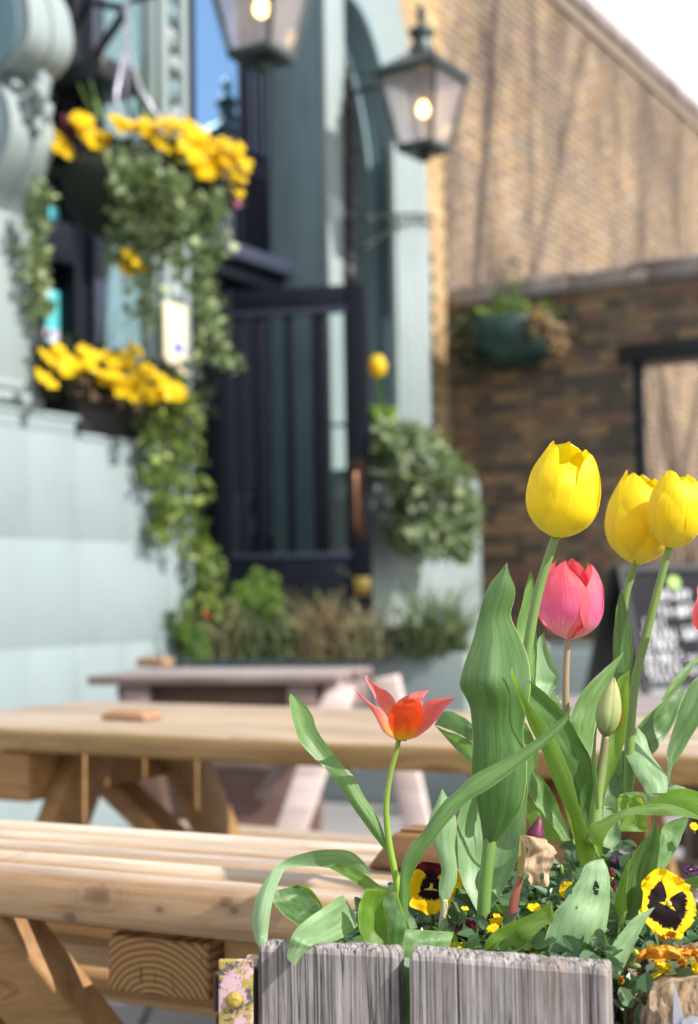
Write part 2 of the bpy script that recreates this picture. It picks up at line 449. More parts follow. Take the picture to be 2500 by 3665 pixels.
# ================================================================== ground
t = NT('pavement'); v = t.pos()
PAVE = t.end(t.bsdf(t.mix(t.noise(v, 3, 6, .6), (.17, .165, .165), (.28, .27, .265)), .85, t.bump(t.noise(v, 60, 4), .3, .004), spec=.3))
g = mesh('ground', [(-150, -60, 0), (150, -60, 0), (150, 250, 0), (-150, 250, 0)], [(0, 1, 2, 3)], PAVE, kind='structure')
slab_me = None
random.seed(3)
for i in range(6):
    for j in range(6):
        m = MB(); m.box(-.29, .29, -.29, .29, 0, .012)
        if slab_me is None:
            o = m.build('paving_slab', PAVE, g, bevel=0); slab_me = o.data
        else: o = link(slab_me, 'paving_slab', g)
        o.location = (-2.0 + .6 * i, .9 + .6 * j, .002 + random.uniform(0, .003)); o.rotation_euler = (0, 0, random.uniform(-.01, .01))

# ================================================================== the pub
CF = -5.14           # wall plane of the front
CP = -4.757          # front plane of the porch
pub = thing('pub', 'teal and navy painted pub front with arched porch, tall window and open glazed door', 'building', fp(7.0, CF, 0))
S_PORCH = hitc(620, 400, CF)[0]
S_P1 = hitc(978, 700, CP)[0]
def ss(x): return hitc(x, 500, CF)[0]
def zz(x, y, c=CF): return hitc(x, y, c)[1]
ZT = 5.6
# body behind everything
MB().fbox(3.0, S_P1 - .02, CF - 1.2, CF - .16, 0, ZT).build('body', TEAL_DK, pub)
MB().fbox(ss(200) , ss(352), CF - .17, CF, 0, ZT).build('wall_panel', TEAL_DK, pub)
MB().fbox(ss(552) + .28, S_PORCH, CF - .17, CF - .03, 0, ZT).build('wall_panel', TEAL_DK, pub)
# left window: dark glass, navy frame, sill
sl0, sl1 = ss(20), ss(200)
w = MB(); w.fbox(sl0, sl1 - .13, CF - .10, CF - .08, 1.35, 4.9).build('window', DARKGLASS, pub)
f = MB(); f.fbox(sl1 - .16, sl1, CF - .16, CF + .05, .8, ZT); f.fbox(sl0 - .1, sl0, CF - .16, CF + .05, .8, ZT)
f.fbox(sl0, sl1 - .16, CF - .16, CF + .05, 2.78, 3.0); f.fbox(sl0, sl1 - .16, CF - .16, CF + .03, 1.2, 1.36)
wf = f.build('window_frame', NAVY, pub, bevel=.008)
MB().fbox(sl1 - .045, sl1 + .05, CF + .052, CF + .09, .8, ZT).build('moulding', NAVY_L, wf, bevel=.01)
# dark projecting sign box above the left window
a0 = fp(ss(118), CF + .05, zz(150, 252))
MB().fbox(ss(95), ss(196), CF + .05, CF + .42, zz(150, 235), zz(150, 182)).build('fascia_board', BLACK, pub, bevel=.02)
# posters in the left window
for nm, x0, x1, y0, y1, colr in (('poster', 112, 148, 468, 528, (.10, .55, .62)), ('poster', 108, 150, 540, 600, (.5, .5, .6)), ('poster', 104, 160, 655, 758, (.08, .50, .52)), ('poster', 100, 158, 745, 785, (.62, .45, .66))):
    s0, z1 = hitc(x0, y0, CF - .07); s1, z0 = hitc(x1, y1, CF - .07)
    tt = NT('poster print'); vv = tt.coord('Object', (1, 1, 1))
    pm = tt.end(tt.bsdf(tt.mix(tt.ramp(tt.noise(vv, 9, 3), [(.5, (0, 0, 0)), (.6, (1, 1, 1))]), colr, (.55, .75, .78)), .5))
    MB().fbox(s0, s1, CF - .075, CF - .066, z0, z1).build('poster', pm, pub)
# tall window: navy frame, reflecting pane, panel and ledge under it
g0, g1_, g2 = hitc(447, 300, CF + .03)[0], ss(551), ss(620)
zb_g = zz(500, 306); zt_g = 5.3
wp = MB(); wp.hexa([fp(g0 - .02, CF - .15, zb_g), fp(g0 - .02, CF - .135, zb_g), fp(g1_ + .01, CF - .025, zb_g), fp(g1_ + .01, CF - .04, zb_g), fp(g0 - .02, CF - .15, zt_g), fp(g0 - .02, CF - .135, zt_g), fp(g1_ + .01, CF - .025, zt_g), fp(g1_ + .01, CF - .04, zt_g)])
wp.build('window_pane', WINGLASS, pub)
fr_ = MB()
fr_.fbox(hitc(423, 400, CF + .1)[0], g0 - .001, CF - .17, CF + .03, zz(440, 620), ZT)
fr_.fbox(g1_, g2, CF - .17, CF - .02, zz(440, 620), ZT)
fr_.fbox(g0, g1_, CF - .17, CF - .02, zb_g - .13, zb_g)
fr_.fbox(g0, g1_, CF - .17, CF - .02, zt_g, ZT)
tw = fr_.build('window_frame', NAVY, pub, bevel=.01)
mm = MB()
for k in (.18, .42, .66): mm.fbox(g1_ + (g2 - g1_) * k, g1_ + (g2 - g1_) * (k + .1), CF - .018, CF + .03, zz(590, 360), ZT)
mm.build('moulding', NAVY_L, tw, bevel=.01)
MB().fbox(g0 - .02, g2 + .0, CF - .16, CF - .06, zz(520, 640), zb_g - .13).build('stall_riser', NAVY_L, pub)
pf = MB(); pf.fbox(g1_ + .02, g2, CF - .058, CF - .02, zz(600, 600), zb_g - .14); pf.fbox(g0, g1_ + .02, CF - .058, CF - .02, zz(520, 375), zz(520, 340))
pf.build('panel_frame', NAVY, pub, bevel=.01)
zl = zz(540, 592)
MB().fbox(ss(430), S_PORCH - .02, CF - .1, CF + .16, zl - .05, zl + .05).build('window_ledge', NAVY_L, pub, bevel=.015)
MB().fbox(ss(430), S_PORCH - .02, CF - .1, CF + .09, zl - .16, zl - .052).build('ledge_moulding', NAVY, pub, bevel=.015)
MB().fbox(ss(300), S_PORCH - .02, CF - .16, CF - .02, 0, zl - .162).build('plinth', NAVY, pub)
# carved pilaster between the windows
p0, p1 = hitc(352, 400, CF + .1)[0], hitc(421, 400, CF + .1)[0]
pl = MB(); pl.fbox(p0, p1, CF - .17, CF + .10, 0, ZT)
pil = pl.build('pilaster', TEAL, pub, bevel=.012)
rb = MB(); wd = p1 - p0
rb.fbox(p0 + .02, p0 + wd * .28, CF + .10, CF + .15, .9, ZT); rb.fbox(p1 - wd * .26, p1 - .02, CF + .10, CF + .15, .9, ZT)
rb.build('fillet', TEAL, pil, bevel=.012)
random.seed(5)
for k in range(16):
    z = 2.6 + k * .15
    b = MB(); b.blob(fp(p0 + wd * .5 + random.uniform(-.02, .02), CF + .11, z), .05, .05, .07, k, .5)
    b.build('carved_boss', TEAL if k % 3 else TEAL_DK, pil, smooth=True)
MB().fbox(p0 + wd * .33, p1 - wd * .33, CF + .101, CF + .108, 3.0, ZT).build('dark_inlay', BLACK, pil)
# ---- porch with round arch
ap0, ap1 = hitc(790, 500, CP)[0], hitc(884, 520, CP)[0]
por = MB()
por.fbox(S_PORCH, ap0 - .02, CF - .16, CP - .02, 0, ZT)
por.build('porch_side', TEAL_SHADE, pub)  # this side lies in shade, painted here as a darker teal
MB().fbox(S_PORCH + .003, ap0 - .001, CP - .0195, CP, 0, ZT).build('porch_front', TEAL, pub, bevel=.008)
zsp = zz(884, 520, CP)                       # springing height
rz = zz(790, 48, CP) - zsp
AR = ap1 - ap0
def arch(e, n=24):
    """outline of the opening from the springing on the right up to the crown"""
    return [(ap0 + (AR + e) * math.cos(math.pi / 2 * k / n), zsp + (rz + e * 1.6) * math.sin(math.pi / 2 * k / n)) for k in range(n + 1)]
def arch_band(mb, e0, e1, c0, c1, zb=0.0):
    A = [(arch(e0)[0][0], zb)] + arch(e0); B = [(arch(e1)[0][0], zb)] + arch(e1)
    for (a, b, a2, b2) in zip(A, B, A[1:], B[1:]):
        mb.hexa([fp(a[0], c0, a[1]), fp(a[0], c1, a[1]), fp(b[0], c1, b[1]), fp(b[0], c0, b[1]),
                 fp(a2[0], c0, a2[1]), fp(a2[0], c1, a2[1]), fp(b2[0], c1, b2[1]), fp(b2[0], c0, b2[1])])
EB = S_P1 - ap1
m_ = MB(); arch_band(m_, .165, EB, CP - .045, CP); m_.build('arch_surround', TEAL, pub)
m_ = MB(); arch_band(m_, .0, .05, CP - .45, CP - .14); m_.build('arch_inner_moulding', TEAL_SHADE, pub, bevel=0)
m_ = MB(); arch_band(m_, .05, .09, CP - .44, CP - .10); m_.build('arch_groove', TEAL_DK, pub)
m_ = MB(); arch_band(m_, .09, .165, CP - .43, CP + .04); m_.build('arch_moulding', TEAL_SHADE, pub, bevel=.01)  # the shade on these arch mouldings is put into their colour
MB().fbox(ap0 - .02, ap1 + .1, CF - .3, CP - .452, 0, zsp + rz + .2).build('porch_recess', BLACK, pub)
# fluted column on the right of the arch, slim column on its left
cq0, cq1 = hitc(903, 700, CP + .07)[0], hitc(975, 700, CP + .07)[0]
cb = MB(); cb.fbox(cq0, cq1, CP + .002, CP + .07, 0, zz(900, 340, CP)); col = cb.build('column', TEAL, pub, bevel=.015)
for k in range(3):
    x = cq0 + (cq1 - cq0) * (.18 + .27 * k)
    MB().tube([fp(x, CP + .07, .4), fp(x, CP + .07, zz(900, 345, CP))], .035, 8).build('flute', TEAL, col, smooth=True)
cl0, cl1 = hitc(744, 300, CP + .05)[0], hitc(786, 300, CP + .05)[0]
cc = MB(); cc.fbox(cl0, cl1, CP + .002, CP + .05, 0, ZT - .2); c2 = cc.build('column', TEAL, pub, bevel=.012)
# black iron ornaments down the slim column
random.seed(9)
for k in range(11):
    s_, z_ = hitc(790, 205 + k * 42, CP + .06)
    b = MB(); b.blob(fp(s_, CP + .07, z_), .05, .04, .09, k, .4); b.build('iron_ornament', IRON, c2, smooth=True)
MB().tube([fp(hitc(788, 300, CP + .05)[0], CP + .06, .9), fp(hitc(788, 300, CP + .05)[0], CP + .06, zz(790, 190, CP))], .03, 8).build('iron_pipe', IRON, pub, smooth=True)
# pale plinth under the column, behind the ivy basket
CQ = -4.34
q0, q1 = hitc(846, 1200, CQ)[0], hitc(1092, 1200, CQ)[0]
MB().fbox(q0, q1, CQ - .38, CQ, 0, zz(960, 1075, CQ)).build('porch_plinth', TEAL, pub, bevel=.015)
# ---- door leaf, standing open at a right angle to the front
hinge = at(*Dp(478, 655), 8.45)
dE = Vector((.985, -.175, 0)).normalized(); dW = Vector((-dE.y, dE.x, 0))      # along the leaf, and away from the camera
def dpix(x, y):
    r = ray(*Dp(x, y)); tt = (hinge - C0).dot(dW) / r.dot(dW); p_ = C0 + r * tt
    return (p_ - hinge).dot(dE), p_.z
def dpt(u, w_, z): return Vector((hinge.x, hinge.y, 0)) + dE * u + dW * w_ + Vector((0, 0, z))
def dbox(m, w0, w1, u0, u1, z0, z1):
    return m.hexa([dpt(u0, w0, z0), dpt(u1, w0, z0), dpt(u1, w1, z0), dpt(u0, w1, z0), dpt(u0, w0, z1), dpt(u1, w0, z1), dpt(u1, w1, z1), dpt(u0, w1, z1)])
hc = lambda x: dpix(x, 950)[0]
dz = lambda y: dpix(700, y)[1]
zt, zb = dz(650), dz(1420)
gz0, gz1 = dz(1255), dz(712)
c0, c1 = 0.0, hc(838)
dm = MB(); th = .045
dbox(dm, 0, th, c0, hc(528), zb, zt)
dbox(dm, 0, th, hc(783), c1, zb, zt)
dbox(dm, 0, th, hc(528), hc(783), zb, gz0); dbox(dm, 0, th, hc(528), hc(783), gz1, zt)
door = dm.build('door', NAVY, pub, bevel=.006)
dbox(MB(), .018, .024, hc(528), hc(783), gz0, gz1).build('door_glass', CLEARGLASS, door)
for xa, xb in ((540, 553), (577, 600), (648, 668), (710, 743)):
    dbox(MB(), .004, .040, hc(xa), hc(xb), gz0, gz1).build('door_bar', NAVY, door, bevel=.004)
for za_, zb__ in ((gz0 - .03, gz0), (gz1, gz1 + .03)):
    dbox(MB(), -.008, -.0005, hc(520), hc(791), za_, zb__).build('beading', NAVY_L, door, bevel=.003)
hx_ = hc(808)
hd = MB(); hd.tube([dpt(hx_, -.012, dz(1215)), dpt(hx_, -.05, dz(1195)), dpt(hx_, -.05, dz(1085)), dpt(hx_, -.012, dz(1062))], [.008, .011, .011, .008], 8)
hd.build('door_handle', COPPER, door, smooth=True)
dbox(MB(), -.004, -.0005, hc(793), hc(826), dz(1228), dz(1045)).build('finger_plate', m_plain('bronze', (.06, .035, .025), .4, .6), door, bevel=.002)
dbox(MB(), -.006, -.0005, hc(799), hc(833), dz(1353), dz(1312)).build('letter_plate', BRASS, door, bevel=.003)
# cream board fixed to the pilaster
s0, z1 = hitc(373, 682, CF + .17); s1, z0 = hitc(425, 868, CF + .17)
sb = thing('notice_board', 'narrow cream notice board with a small blue mark on the teal pilaster', 'notice', fp(s0, CF + .155, z0))
MB().fbox(s0, s1, CF + .152, CF + .172, z0, z1).build('board', DOORPAPER, sb, bevel=.003)
ccn = fp((s0 + s1) / 2 + .01, CF + .1725, z0 + (z1 - z0) * .42)
bm_ = m_plain('blue print', (.10, .14, .5), .5)
bmk = MB(); bmk.fbox((s0 + s1) / 2 - .02, (s0 + s1) / 2 + .06, CF + .1723, CF + .174, z0 + (z1 - z0) * .36, z0 + (z1 - z0) * .5); bmk.build('printed_mark', bm_, sb)

# ================================================================== corner pier: block wall + scroll console on a shaft
CB = -4.1
wall = thing('block_wall', 'pale teal painted block wall with a stepped top beside the tables', 'wall', fp(4.6, CB, 0))
bs0 = hitc(0, 1200, CB)[0] - .9
sA, zA = hitc(172, 958, CB); sB, zB_ = hitc(300, 1012, CB); sE = hitc(424, 1400, CB)[0]
zlow = hitc(240, 1004, CB)[1]
MB().fbox(bs0, sA, CB - .34, CB - .012, 0, zA).build('core', TEAL, wall)
MB().fbox(sA, sE, CB - .34, CB - .012, 0, zlow).build('core', TEAL, wall)
zr = [0] + sorted({round(hitc(100, y, CB)[1], 3) for y in (1468, 1222)})
rh = zr[2] - zr[1]
rows = []; z = zr[1]
while z > 0: z -= rh
z = z
while z < zA - .02:
    rows.append((max(z, 0.0), min(z + rh, zA))); z += rh
random.seed(11)
bw = .62
s_ref = hitc(180, 1200, CB)[0]
for ri, (za, zb2) in enumerate(rows):
    off = s_ref + (bw * .5 if ri % 2 else 0)
    k0 = math.floor((bs0 - off) / bw)
    for k in range(k0, k0 + 12):
        x0, x1 = max(off + k * bw, bs0), min(off + (k + 1) * bw, sE)
        if x1 - x0 < .03: continue
        segs = [(x0, x1)]
        if x0 < sA < x1: segs = [(x0, sA), (sA, x1)]
        for xa, xb in segs:
            ztop_ = zb2 if xb <= sA + 1e-3 else min(zb2, zlow)
            if ztop_ - za < .03: continue
            jt = .0005
            b = MB(); b.fbox(xa + jt, xb - jt, CB - .05, CB + random.uniform(-.0006, .0006), za + jt, ztop_ - jt)
            b.build('block', TEAL_W, wall, bevel=.0012)
cp_ = MB(); cp_.fbox(bs0, sA + .03, CB - .36, CB + .006, zA + .001, zA + .03); cp_.build('coping', TEAL_W, wall, bevel=.01)
cp_ = MB(); cp_.fbox(sA + .031, sE + .01, CB - .36, CB + .005, zlow + .001, zlow + .03); cp_.build('coping', TEAL_W, wall, bevel=.01)

# shaft and console (their outlines lie in the plane at a right angle to the front)
s1c = hitc(75, 700, CB - .16)[0]; s0c = s1c - .26
pier = thing('corner_pilaster', 'pale teal pilaster crowned by a big moulded scroll bracket', 'pilaster', fp(s0c, CB - .3, zA + .045))
cx = lambda x, y: hits(x, y, s1c)
shaft_c = cx(76, 700)[0]
MB().fbox(s0c, s1c, shaft_c - .45, shaft_c, zA + .046, cx(60, 500)[1]).build('shaft', TEAL, pier, bevel=.012)
b0 = cx(80, 900)[1]
mb_ = MB(); mb_.fbox(s0c - .03, s1c + .03, shaft_c - .48, shaft_c + .05, zA + .0465, zA + .12); mb_.build('base', TEAL, pier, bevel=.03, seg=3)
mb_ = MB(); mb_.fbox(s0c - .015, s1c + .015, shaft_c - .46, shaft_c + .025, zA + .1215, zA + .17); mb_.build('base_moulding', TEAL, pier, bevel=.02, seg=3)
prof_px = [(88, -90), (120, -35), (142, 0), (157, 35), (165, 85), (162, 125), (146, 160), (120, 185), (92, 200), (78, 214), (88, 226), (104, 245), (116, 275), (122, 310), (120, 345), (108, 385), (88, 425), (64, 465), (44, 502), (20, 534), (-20, 562)]
prof = [cx(x, y) for x, y in catmull(prof_px, 60)]
def console(sa, sb_, grow, name, mat):
    vs = []; fs = []; back = cx(-120, 300)[0]
    n = len(prof)
    for s_ in (sa, sb_):
        for c, z in prof: vs.append(fp(s_, c + grow, z))
        for c, z in prof: vs.append(fp(s_, back, z))
    o1 = 2 * n
    for i in range(n - 1):
        fs.append((i, i + 1, o1 + i + 1, o1 + i))                 # strap
        fs.append((i, n + i, n + i + 1, i + 1))                   # near side
        fs.append((o1 + i, o1 + i + 1, o1 + n + i + 1, o1 + n + i))
        fs.append((n + i, o1 + n + i, o1 + n + i + 1, n + i + 1))
    return mesh(name, vs, fs, mat, pier)
L = .40
sc = console(s0c + .066, s1c - .122, -.004, 'scroll', TEAL)
console(s0c, s0c + .064, .004, 'scroll_rib', TEAL)
console(s1c - .12, s1c, .004, 'scroll_rib', TEAL)
console(s0c - .012, s0c - .0005, -.055, 'scroll_side_shade', TEAL_DK)  # thin plate whose dark teal paints the shade of the near side
# acanthus leaf lumps in the neck of the scroll
random.seed(21)
for k, (x, y, r) in enumerate(((40, 225, .05), (62, 232, .045), (84, 222, .05), (52, 255, .06), (78, 262, .05), (96, 250, .04), (66, 285, .05), (30, 250, .05), (90, 285, .035), (110, 200, .06), (60, 200, .04))):
    c, z = hits(x, y, s1c - .12)
    b = MB(); b.blob(fp(s1c - .12 + random.uniform(-.06, .06), c - .01, z), r * .7, r * .7, r * 1.0, k, .9)
    b.build('acanthus_lobe', TEAL, pier, smooth=True)
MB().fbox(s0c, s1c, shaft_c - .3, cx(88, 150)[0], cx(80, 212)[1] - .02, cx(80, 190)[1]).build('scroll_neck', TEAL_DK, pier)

# ================================================================== tall brick wall beyond the pub
CW = -4.80
tall = thing('brick_wall', 'tall yellow stock brick wall with soot streaks and a dark sloping coping line', 'wall', fp(12, CW, 0))
tw0 = hitc(1008, 500, CW)[0]
ztop_w = hitc(1430, 134, CW)[1]
tw1 = hitc(1585, 600, CW)[0] + 9.0
STAINS = []
for x, y, x2, y2, wd_, a_ in ((1118, 100, 1083, 590, .085, .85), (1210, 150, 1205, 600, .10, .45), (1300, 220, 1255, 420, .14, .5)):
    sa, za = hitc(x, y, CW); sb2, zb2 = hitc(x2, y2, CW)
    STAINS.append((sa, za, (sa - sb2) / (za - zb2), wd_, a_))
BR_O = m_brick('stock brick', STK, 'object', .85, STAINS); BR_I = m_brick('stock brick run', STK, 'island', .85, STAINS)
YB_O = m_brick('yellow brick', YEL, 'object', .1); DB_O = m_brick('dark brick', [tuple(x * .95 for x in q) for q in DRK], 'object', .15); DB_I = m_brick('dark brick run', [tuple(x * .95 for x in q) for q in DRK], 'island', .15)
MB().fbox(tw0, tw1, CW - .4, CW - .012, 0, ztop_w).build('mortar_bed', MORTAR, tall)
MB().fbox(tw0 - .1, tw1, CW - .45, CW + .07, ztop_w + .001, ztop_w + .16).build('coping', STONE, tall, bevel=.02)
MB().fbox(tw0 - .1, tw1, CW - .42, CW + .03, ztop_w - .12, ztop_w).build('corbel_course', MORTAR_D, tall)
bmesh_cache = {}
def brick_obj(name, mat, parent, s0, s1, z0, z1, c, thick, axis, sfix=0, rnd=0):
    key = (mat.name, axis)
    if key not in bmesh_cache:
        m = MB(); m.box(-.5, .5, -.5, .5, -.5, .5)
        me = bpy.data.meshes.new('brick'); me.from_pydata([tuple(v) for v in m.v], [], m.f); me.materials.append(mat); me.update()
        bmesh_cache[key] = me
    o = link(bmesh_cache[key], name, parent)
    if axis == 'd':
        o.location = fp((s0 + s1) / 2, c - thick / 2 + rnd, (z0 + z1) / 2) - origin_of(parent)
        o.rotation_euler = (0, 0, math.atan2(dV.y, dV.x))
    else:
        o.location = fp(sfix + thick / 2 - rnd, (s0 + s1) / 2, (z0 + z1) / 2) - origin_of(parent)
        o.rotation_euler = (0, 0, math.atan2(nV.y, nV.x))
    o.scale = (s1 - s0, thick, z1 - z0)
    return o
def bond(x0, x1, z0, z1, course=.075, joint=.010, st=.215, hd=.1025):
    out = []; z = z0; r = 0
    while z + course * .6 < z1:
        x = x0 - ((st + hd) * .5 + .02 if r % 2 else 0); k = 0
        while x < x1:
            w_ = st if k % 2 == 0 else hd
            a, b = max(x, x0), min(x + w_, x1)
            if b - a > .04: out.append((a, b, z + joint / 2, min(z + course, z1) - joint / 2))
            x += w_ + joint; k += 1
        z += course; r += 1
    return out
random.seed(17)
bl = bond(tw0 + .002, tw1, 0, ztop_w - .12, joint=.014)
vis = sorted([b for b in bl if b[2] > 3.15], key=lambda b: b[0])
near = vis[:296]; ns = set(near)
for b in near: brick_obj('brick', BR_O, tall, b[0], b[1], b[2], b[3], CW, .03, 'd', rnd=random.uniform(-.003, .004))
mr = MB()
for b in bl:
    if b in ns or b[3] < .6: continue
    j = random.uniform(-.003, .004)
    mr.fbox(b[0], b[1], CW - .03, CW + j, b[2], b[3])
mr.build('brick_run', BR_I, tall, kind='stuff')
# brighter yellow brick pier against the porch
PC = CP - .05
y0_, y1_ = S_P1 + .004, tw0 - .003
yl = ap0 + .1
pr = thing('brick_pier', 'slim bright yellow brick strip of wall between the teal porch and the tall sooty wall', 'wall', fp(y0_, PC, 0))
def clear(s_, z_):
    if s_ > S_P1 - .02: return True
    return z_ > zsp and ((s_ - ap0) / (AR + .22)) ** 2 + ((z_ - zsp) / (rz + .30)) ** 2 > 1
bed = MB(); bed.fbox(y0_, y1_ + .05, PC - .3, PC - .012, 0, ztop_w + .1)
for k in range(14):
    a_ = yl + (y0_ - yl) * k / 14; b_ = yl + (y0_ - yl) * (k + 1) / 14
    q = min(1, max(0, (a_ - ap0) / (AR + .25)))
    bed.fbox(a_, b_, PC - .3, PC - .012, zsp + (rz + .33) * math.sqrt(1 - q * q), ztop_w + .1)
bed.build('mortar_bed', MORTAR, pr)
for b in bond(yl, y1_ + .05, .9, ztop_w + .1):
    if clear(b[0], b[2]): brick_obj('brick', YB_O, pr, b[0], b[1], b[2], b[3], PC, .03, 'd', rnd=random.uniform(-.003, .004))

# ================================================================== low dark wall that comes out at a right angle
sL = hitc(1022, 900, CW)[0] + .02
lw = thing('garden_wall', 'low dark brick wall with a weathered stone coping and a gateway', 'wall', fp(sL, CW, 0))
lc = lambda x: hits(x, 1000, sL)[0]
lz = lambda x, y: hits(x, y, sL)[1]
LZ = lz(1250, 672); LZ2 = lz(1250, 622)
o0, o1 = lc(1440), lc(1440) + 1.15
zl0, zl1 = lz(1500, 818), lz(1500, 776)
cend = o1 + .9
ld = .24
m_ = MB(); m_.fbox(sL + .012, sL + ld, CW, o0, 0, LZ); m_.fbox(sL + .012, sL + ld, o0, o1, zl1 + .002, LZ); m_.fbox(sL + .012, sL + ld, o1, cend, 0, LZ)
m_.build('mortar_bed', MORTAR_D, lw)
# stone coping in two courses, block by block
random.seed(8)
for lay, (za, zb2, ov) in enumerate(((LZ + .001, LZ + (LZ2 - LZ) * .62, .05), (LZ + (LZ2 - LZ) * .62 + .001, LZ2, .015))):
    c = CW + .01
    while c < cend:
        w_ = random.uniform(.38, .6)
        b = MB(); b.fbox(sL - ov + random.uniform(-.01, .01), sL + ld + ov, c + .004, min(c + w_, cend) - .004, za, zb2 - random.uniform(0, .02))
        b.build('coping_stone', STONE, lw, bevel=.012)
        c += w_
n_ = 0; run = MB()
for (ca_, cb_, za, zb2) in [(CW + .01, o0, .0, LZ), (o0, o1, zl1 + .004, LZ), (o1, cend, 0, LZ)]:
    for b in bond(ca_, cb_, za, zb2):
        if b[2] > .75 and n_ < 298 and ca_ < o1:
            brick_obj('brick', DB_O, lw, b[0], b[1], b[2], b[3], 0, .03, 'n', sfix=sL, rnd=random.uniform(-.003, .005)); n_ += 1
        else:
            run.fbox(sL - random.uniform(-.003, .005), sL + .03, b[0], b[1], b[2], b[3])
run.build('brick_run', DB_I, lw, kind='stuff')
MB().fbox(sL - .03, sL + ld + .03, o0 - .10, o1 + .1, zl0, zl1).build('lintel', BLACK, lw, bevel=.01)
MB().fbox(sL + .0, sL + .09, o0 + .002, o0 + .06, 0, zl0 - .002).build('gate_post', NAVY, lw, bevel=.006)
# climbing stems seen through the gateway, trained up the sunlit wall
vine = thing('climbing_plant', 'bare brown climber stems trained on the sunlit wall beyond the gateway', 'plant', fp(hitc(1520, 1200, CW)[0], CW + .05, 0))
stm = m_plain('bark', (.12, .08, .06), .8)
random.seed(4)
for k in range(9):
    x = 1470 + 14 * k; pts = []
    for j in range(8):
        s_, z_ = hitc(x + (12 + 6 * (k % 3)) * j * (1 if k % 2 else -.6) + random.uniform(-8, 8), 1330 - j * 75, CW + .05)
        pts.append(fp(s_, CW + .05 + random.uniform(0, .04), max(z_, .02) if j else .0))
    MB().tube(pts, [.022 - .002 * j for j in range(8)], 6).build('stem', stm, vine, smooth=True)

# ================================================================== raised planters in front of the door
def planter(name, label, x_left, x_right, ytop, Yr, depth, soil=True):
    pr_ = at(*Dp(x_right, ytop), Yr); s_, c_r, z_ = fc(pr_)
    c_l = hits(x_left, ytop, s_)[0]
    p = thing(name, label, 'planter', fp(s_, c_l, 0))
    tk = .06
    MB().fbox(s_, s_ + tk, c_l, c_r, 0, z_).build('front_panel', TEAL, p, bevel=.006)
    MB().fbox(s_ + depth - tk, s_ + depth, c_l, c_r, 0, z_).build('back_panel', TEAL, p, bevel=.006)
    MB().fbox(s_ + tk + .001, s_ + depth - tk - .001, c_r - tk, c_r, 0, z_).build('end_panel', TEAL, p, bevel=.006)
    MB().fbox(s_ + tk + .001, s_ + depth - tk - .001, c_l, c_l + tk, 0, z_).build('end_panel', TEAL, p, bevel=.006)
    MB().fbox(s_ + tk + .001, s_ + depth - tk - .001, c_l + tk + .001, c_r - tk - .001, .02, z_ - .06).build('soil', SOIL, p)
    return p, s_, c_l, c_r, z_
t = NT('soil'); v = t.pos(); SOIL = t.end(t.bsdf(t.mix(t.noise(v, 80, 5), (.012, .009, .007), (.05, .036, .025)), .95, t.bump(t.noise(v, 150, 5), .8, .01), spec=.15))
PL1 = planter('raised_planter', 'long teal planter of wispy grasses in front of the open door', 425, 1056, 1482, 6.6, .42)
PL2 = planter('raised_planter', 'teal planter standing behind the tulips, its pale end face in the sun', 1060, 1391, 1476, 6.75, .95)
# ================================================================== lanterns
t = NT('lantern glass')
tb = t.n('ShaderNodeBsdfTransparent'); tb.inputs['Color'].default_value = (.86, .84, .86, 1)
tl = t.n('ShaderNodeBsdfTranslucent'); tl.inputs['Color'].default_value = (.92, .88, .90, 1)
df = t.n('ShaderNodeBsdfDiffuse'); df.inputs['Color'].default_value = (.80, .75, .80, 1)
m1 = t.n('ShaderNodeMixShader'); m1.inputs[0].default_value = .5; t.l(tl.outputs[0], m1.inputs[1]); t.l(df.outputs[0], m1.inputs[2])
m2 = t.n('ShaderNodeMixShader'); m2.inputs[0].default_value = .28; t.l(tb.outputs[0], m2.inputs[1]); t.l(m1.outputs[0], m2.inputs[2])
gl = t.n('ShaderNodeBsdfGlossy'); gl.inputs['Roughness'].default_value = .08
m3 = t.n('ShaderNodeMixShader'); m3.inputs[0].default_value = .08; t.l(m2.outputs[0], m3.inputs[1]); t.l(gl.outputs[0], m3.inputs[2])
LGLASS = t.end(m3.outputs[0])
t = NT('lit bulb'); em = t.n('ShaderNodeEmission'); em.inputs['Color'].default_value = (1, .62, .22, 1); em.inputs['Strength'].default_value = 9; BULB = t.end(em.outputs[0])
LIRON = m_plain('lantern metal', (.05, .065, .062), .4, .3, .2)
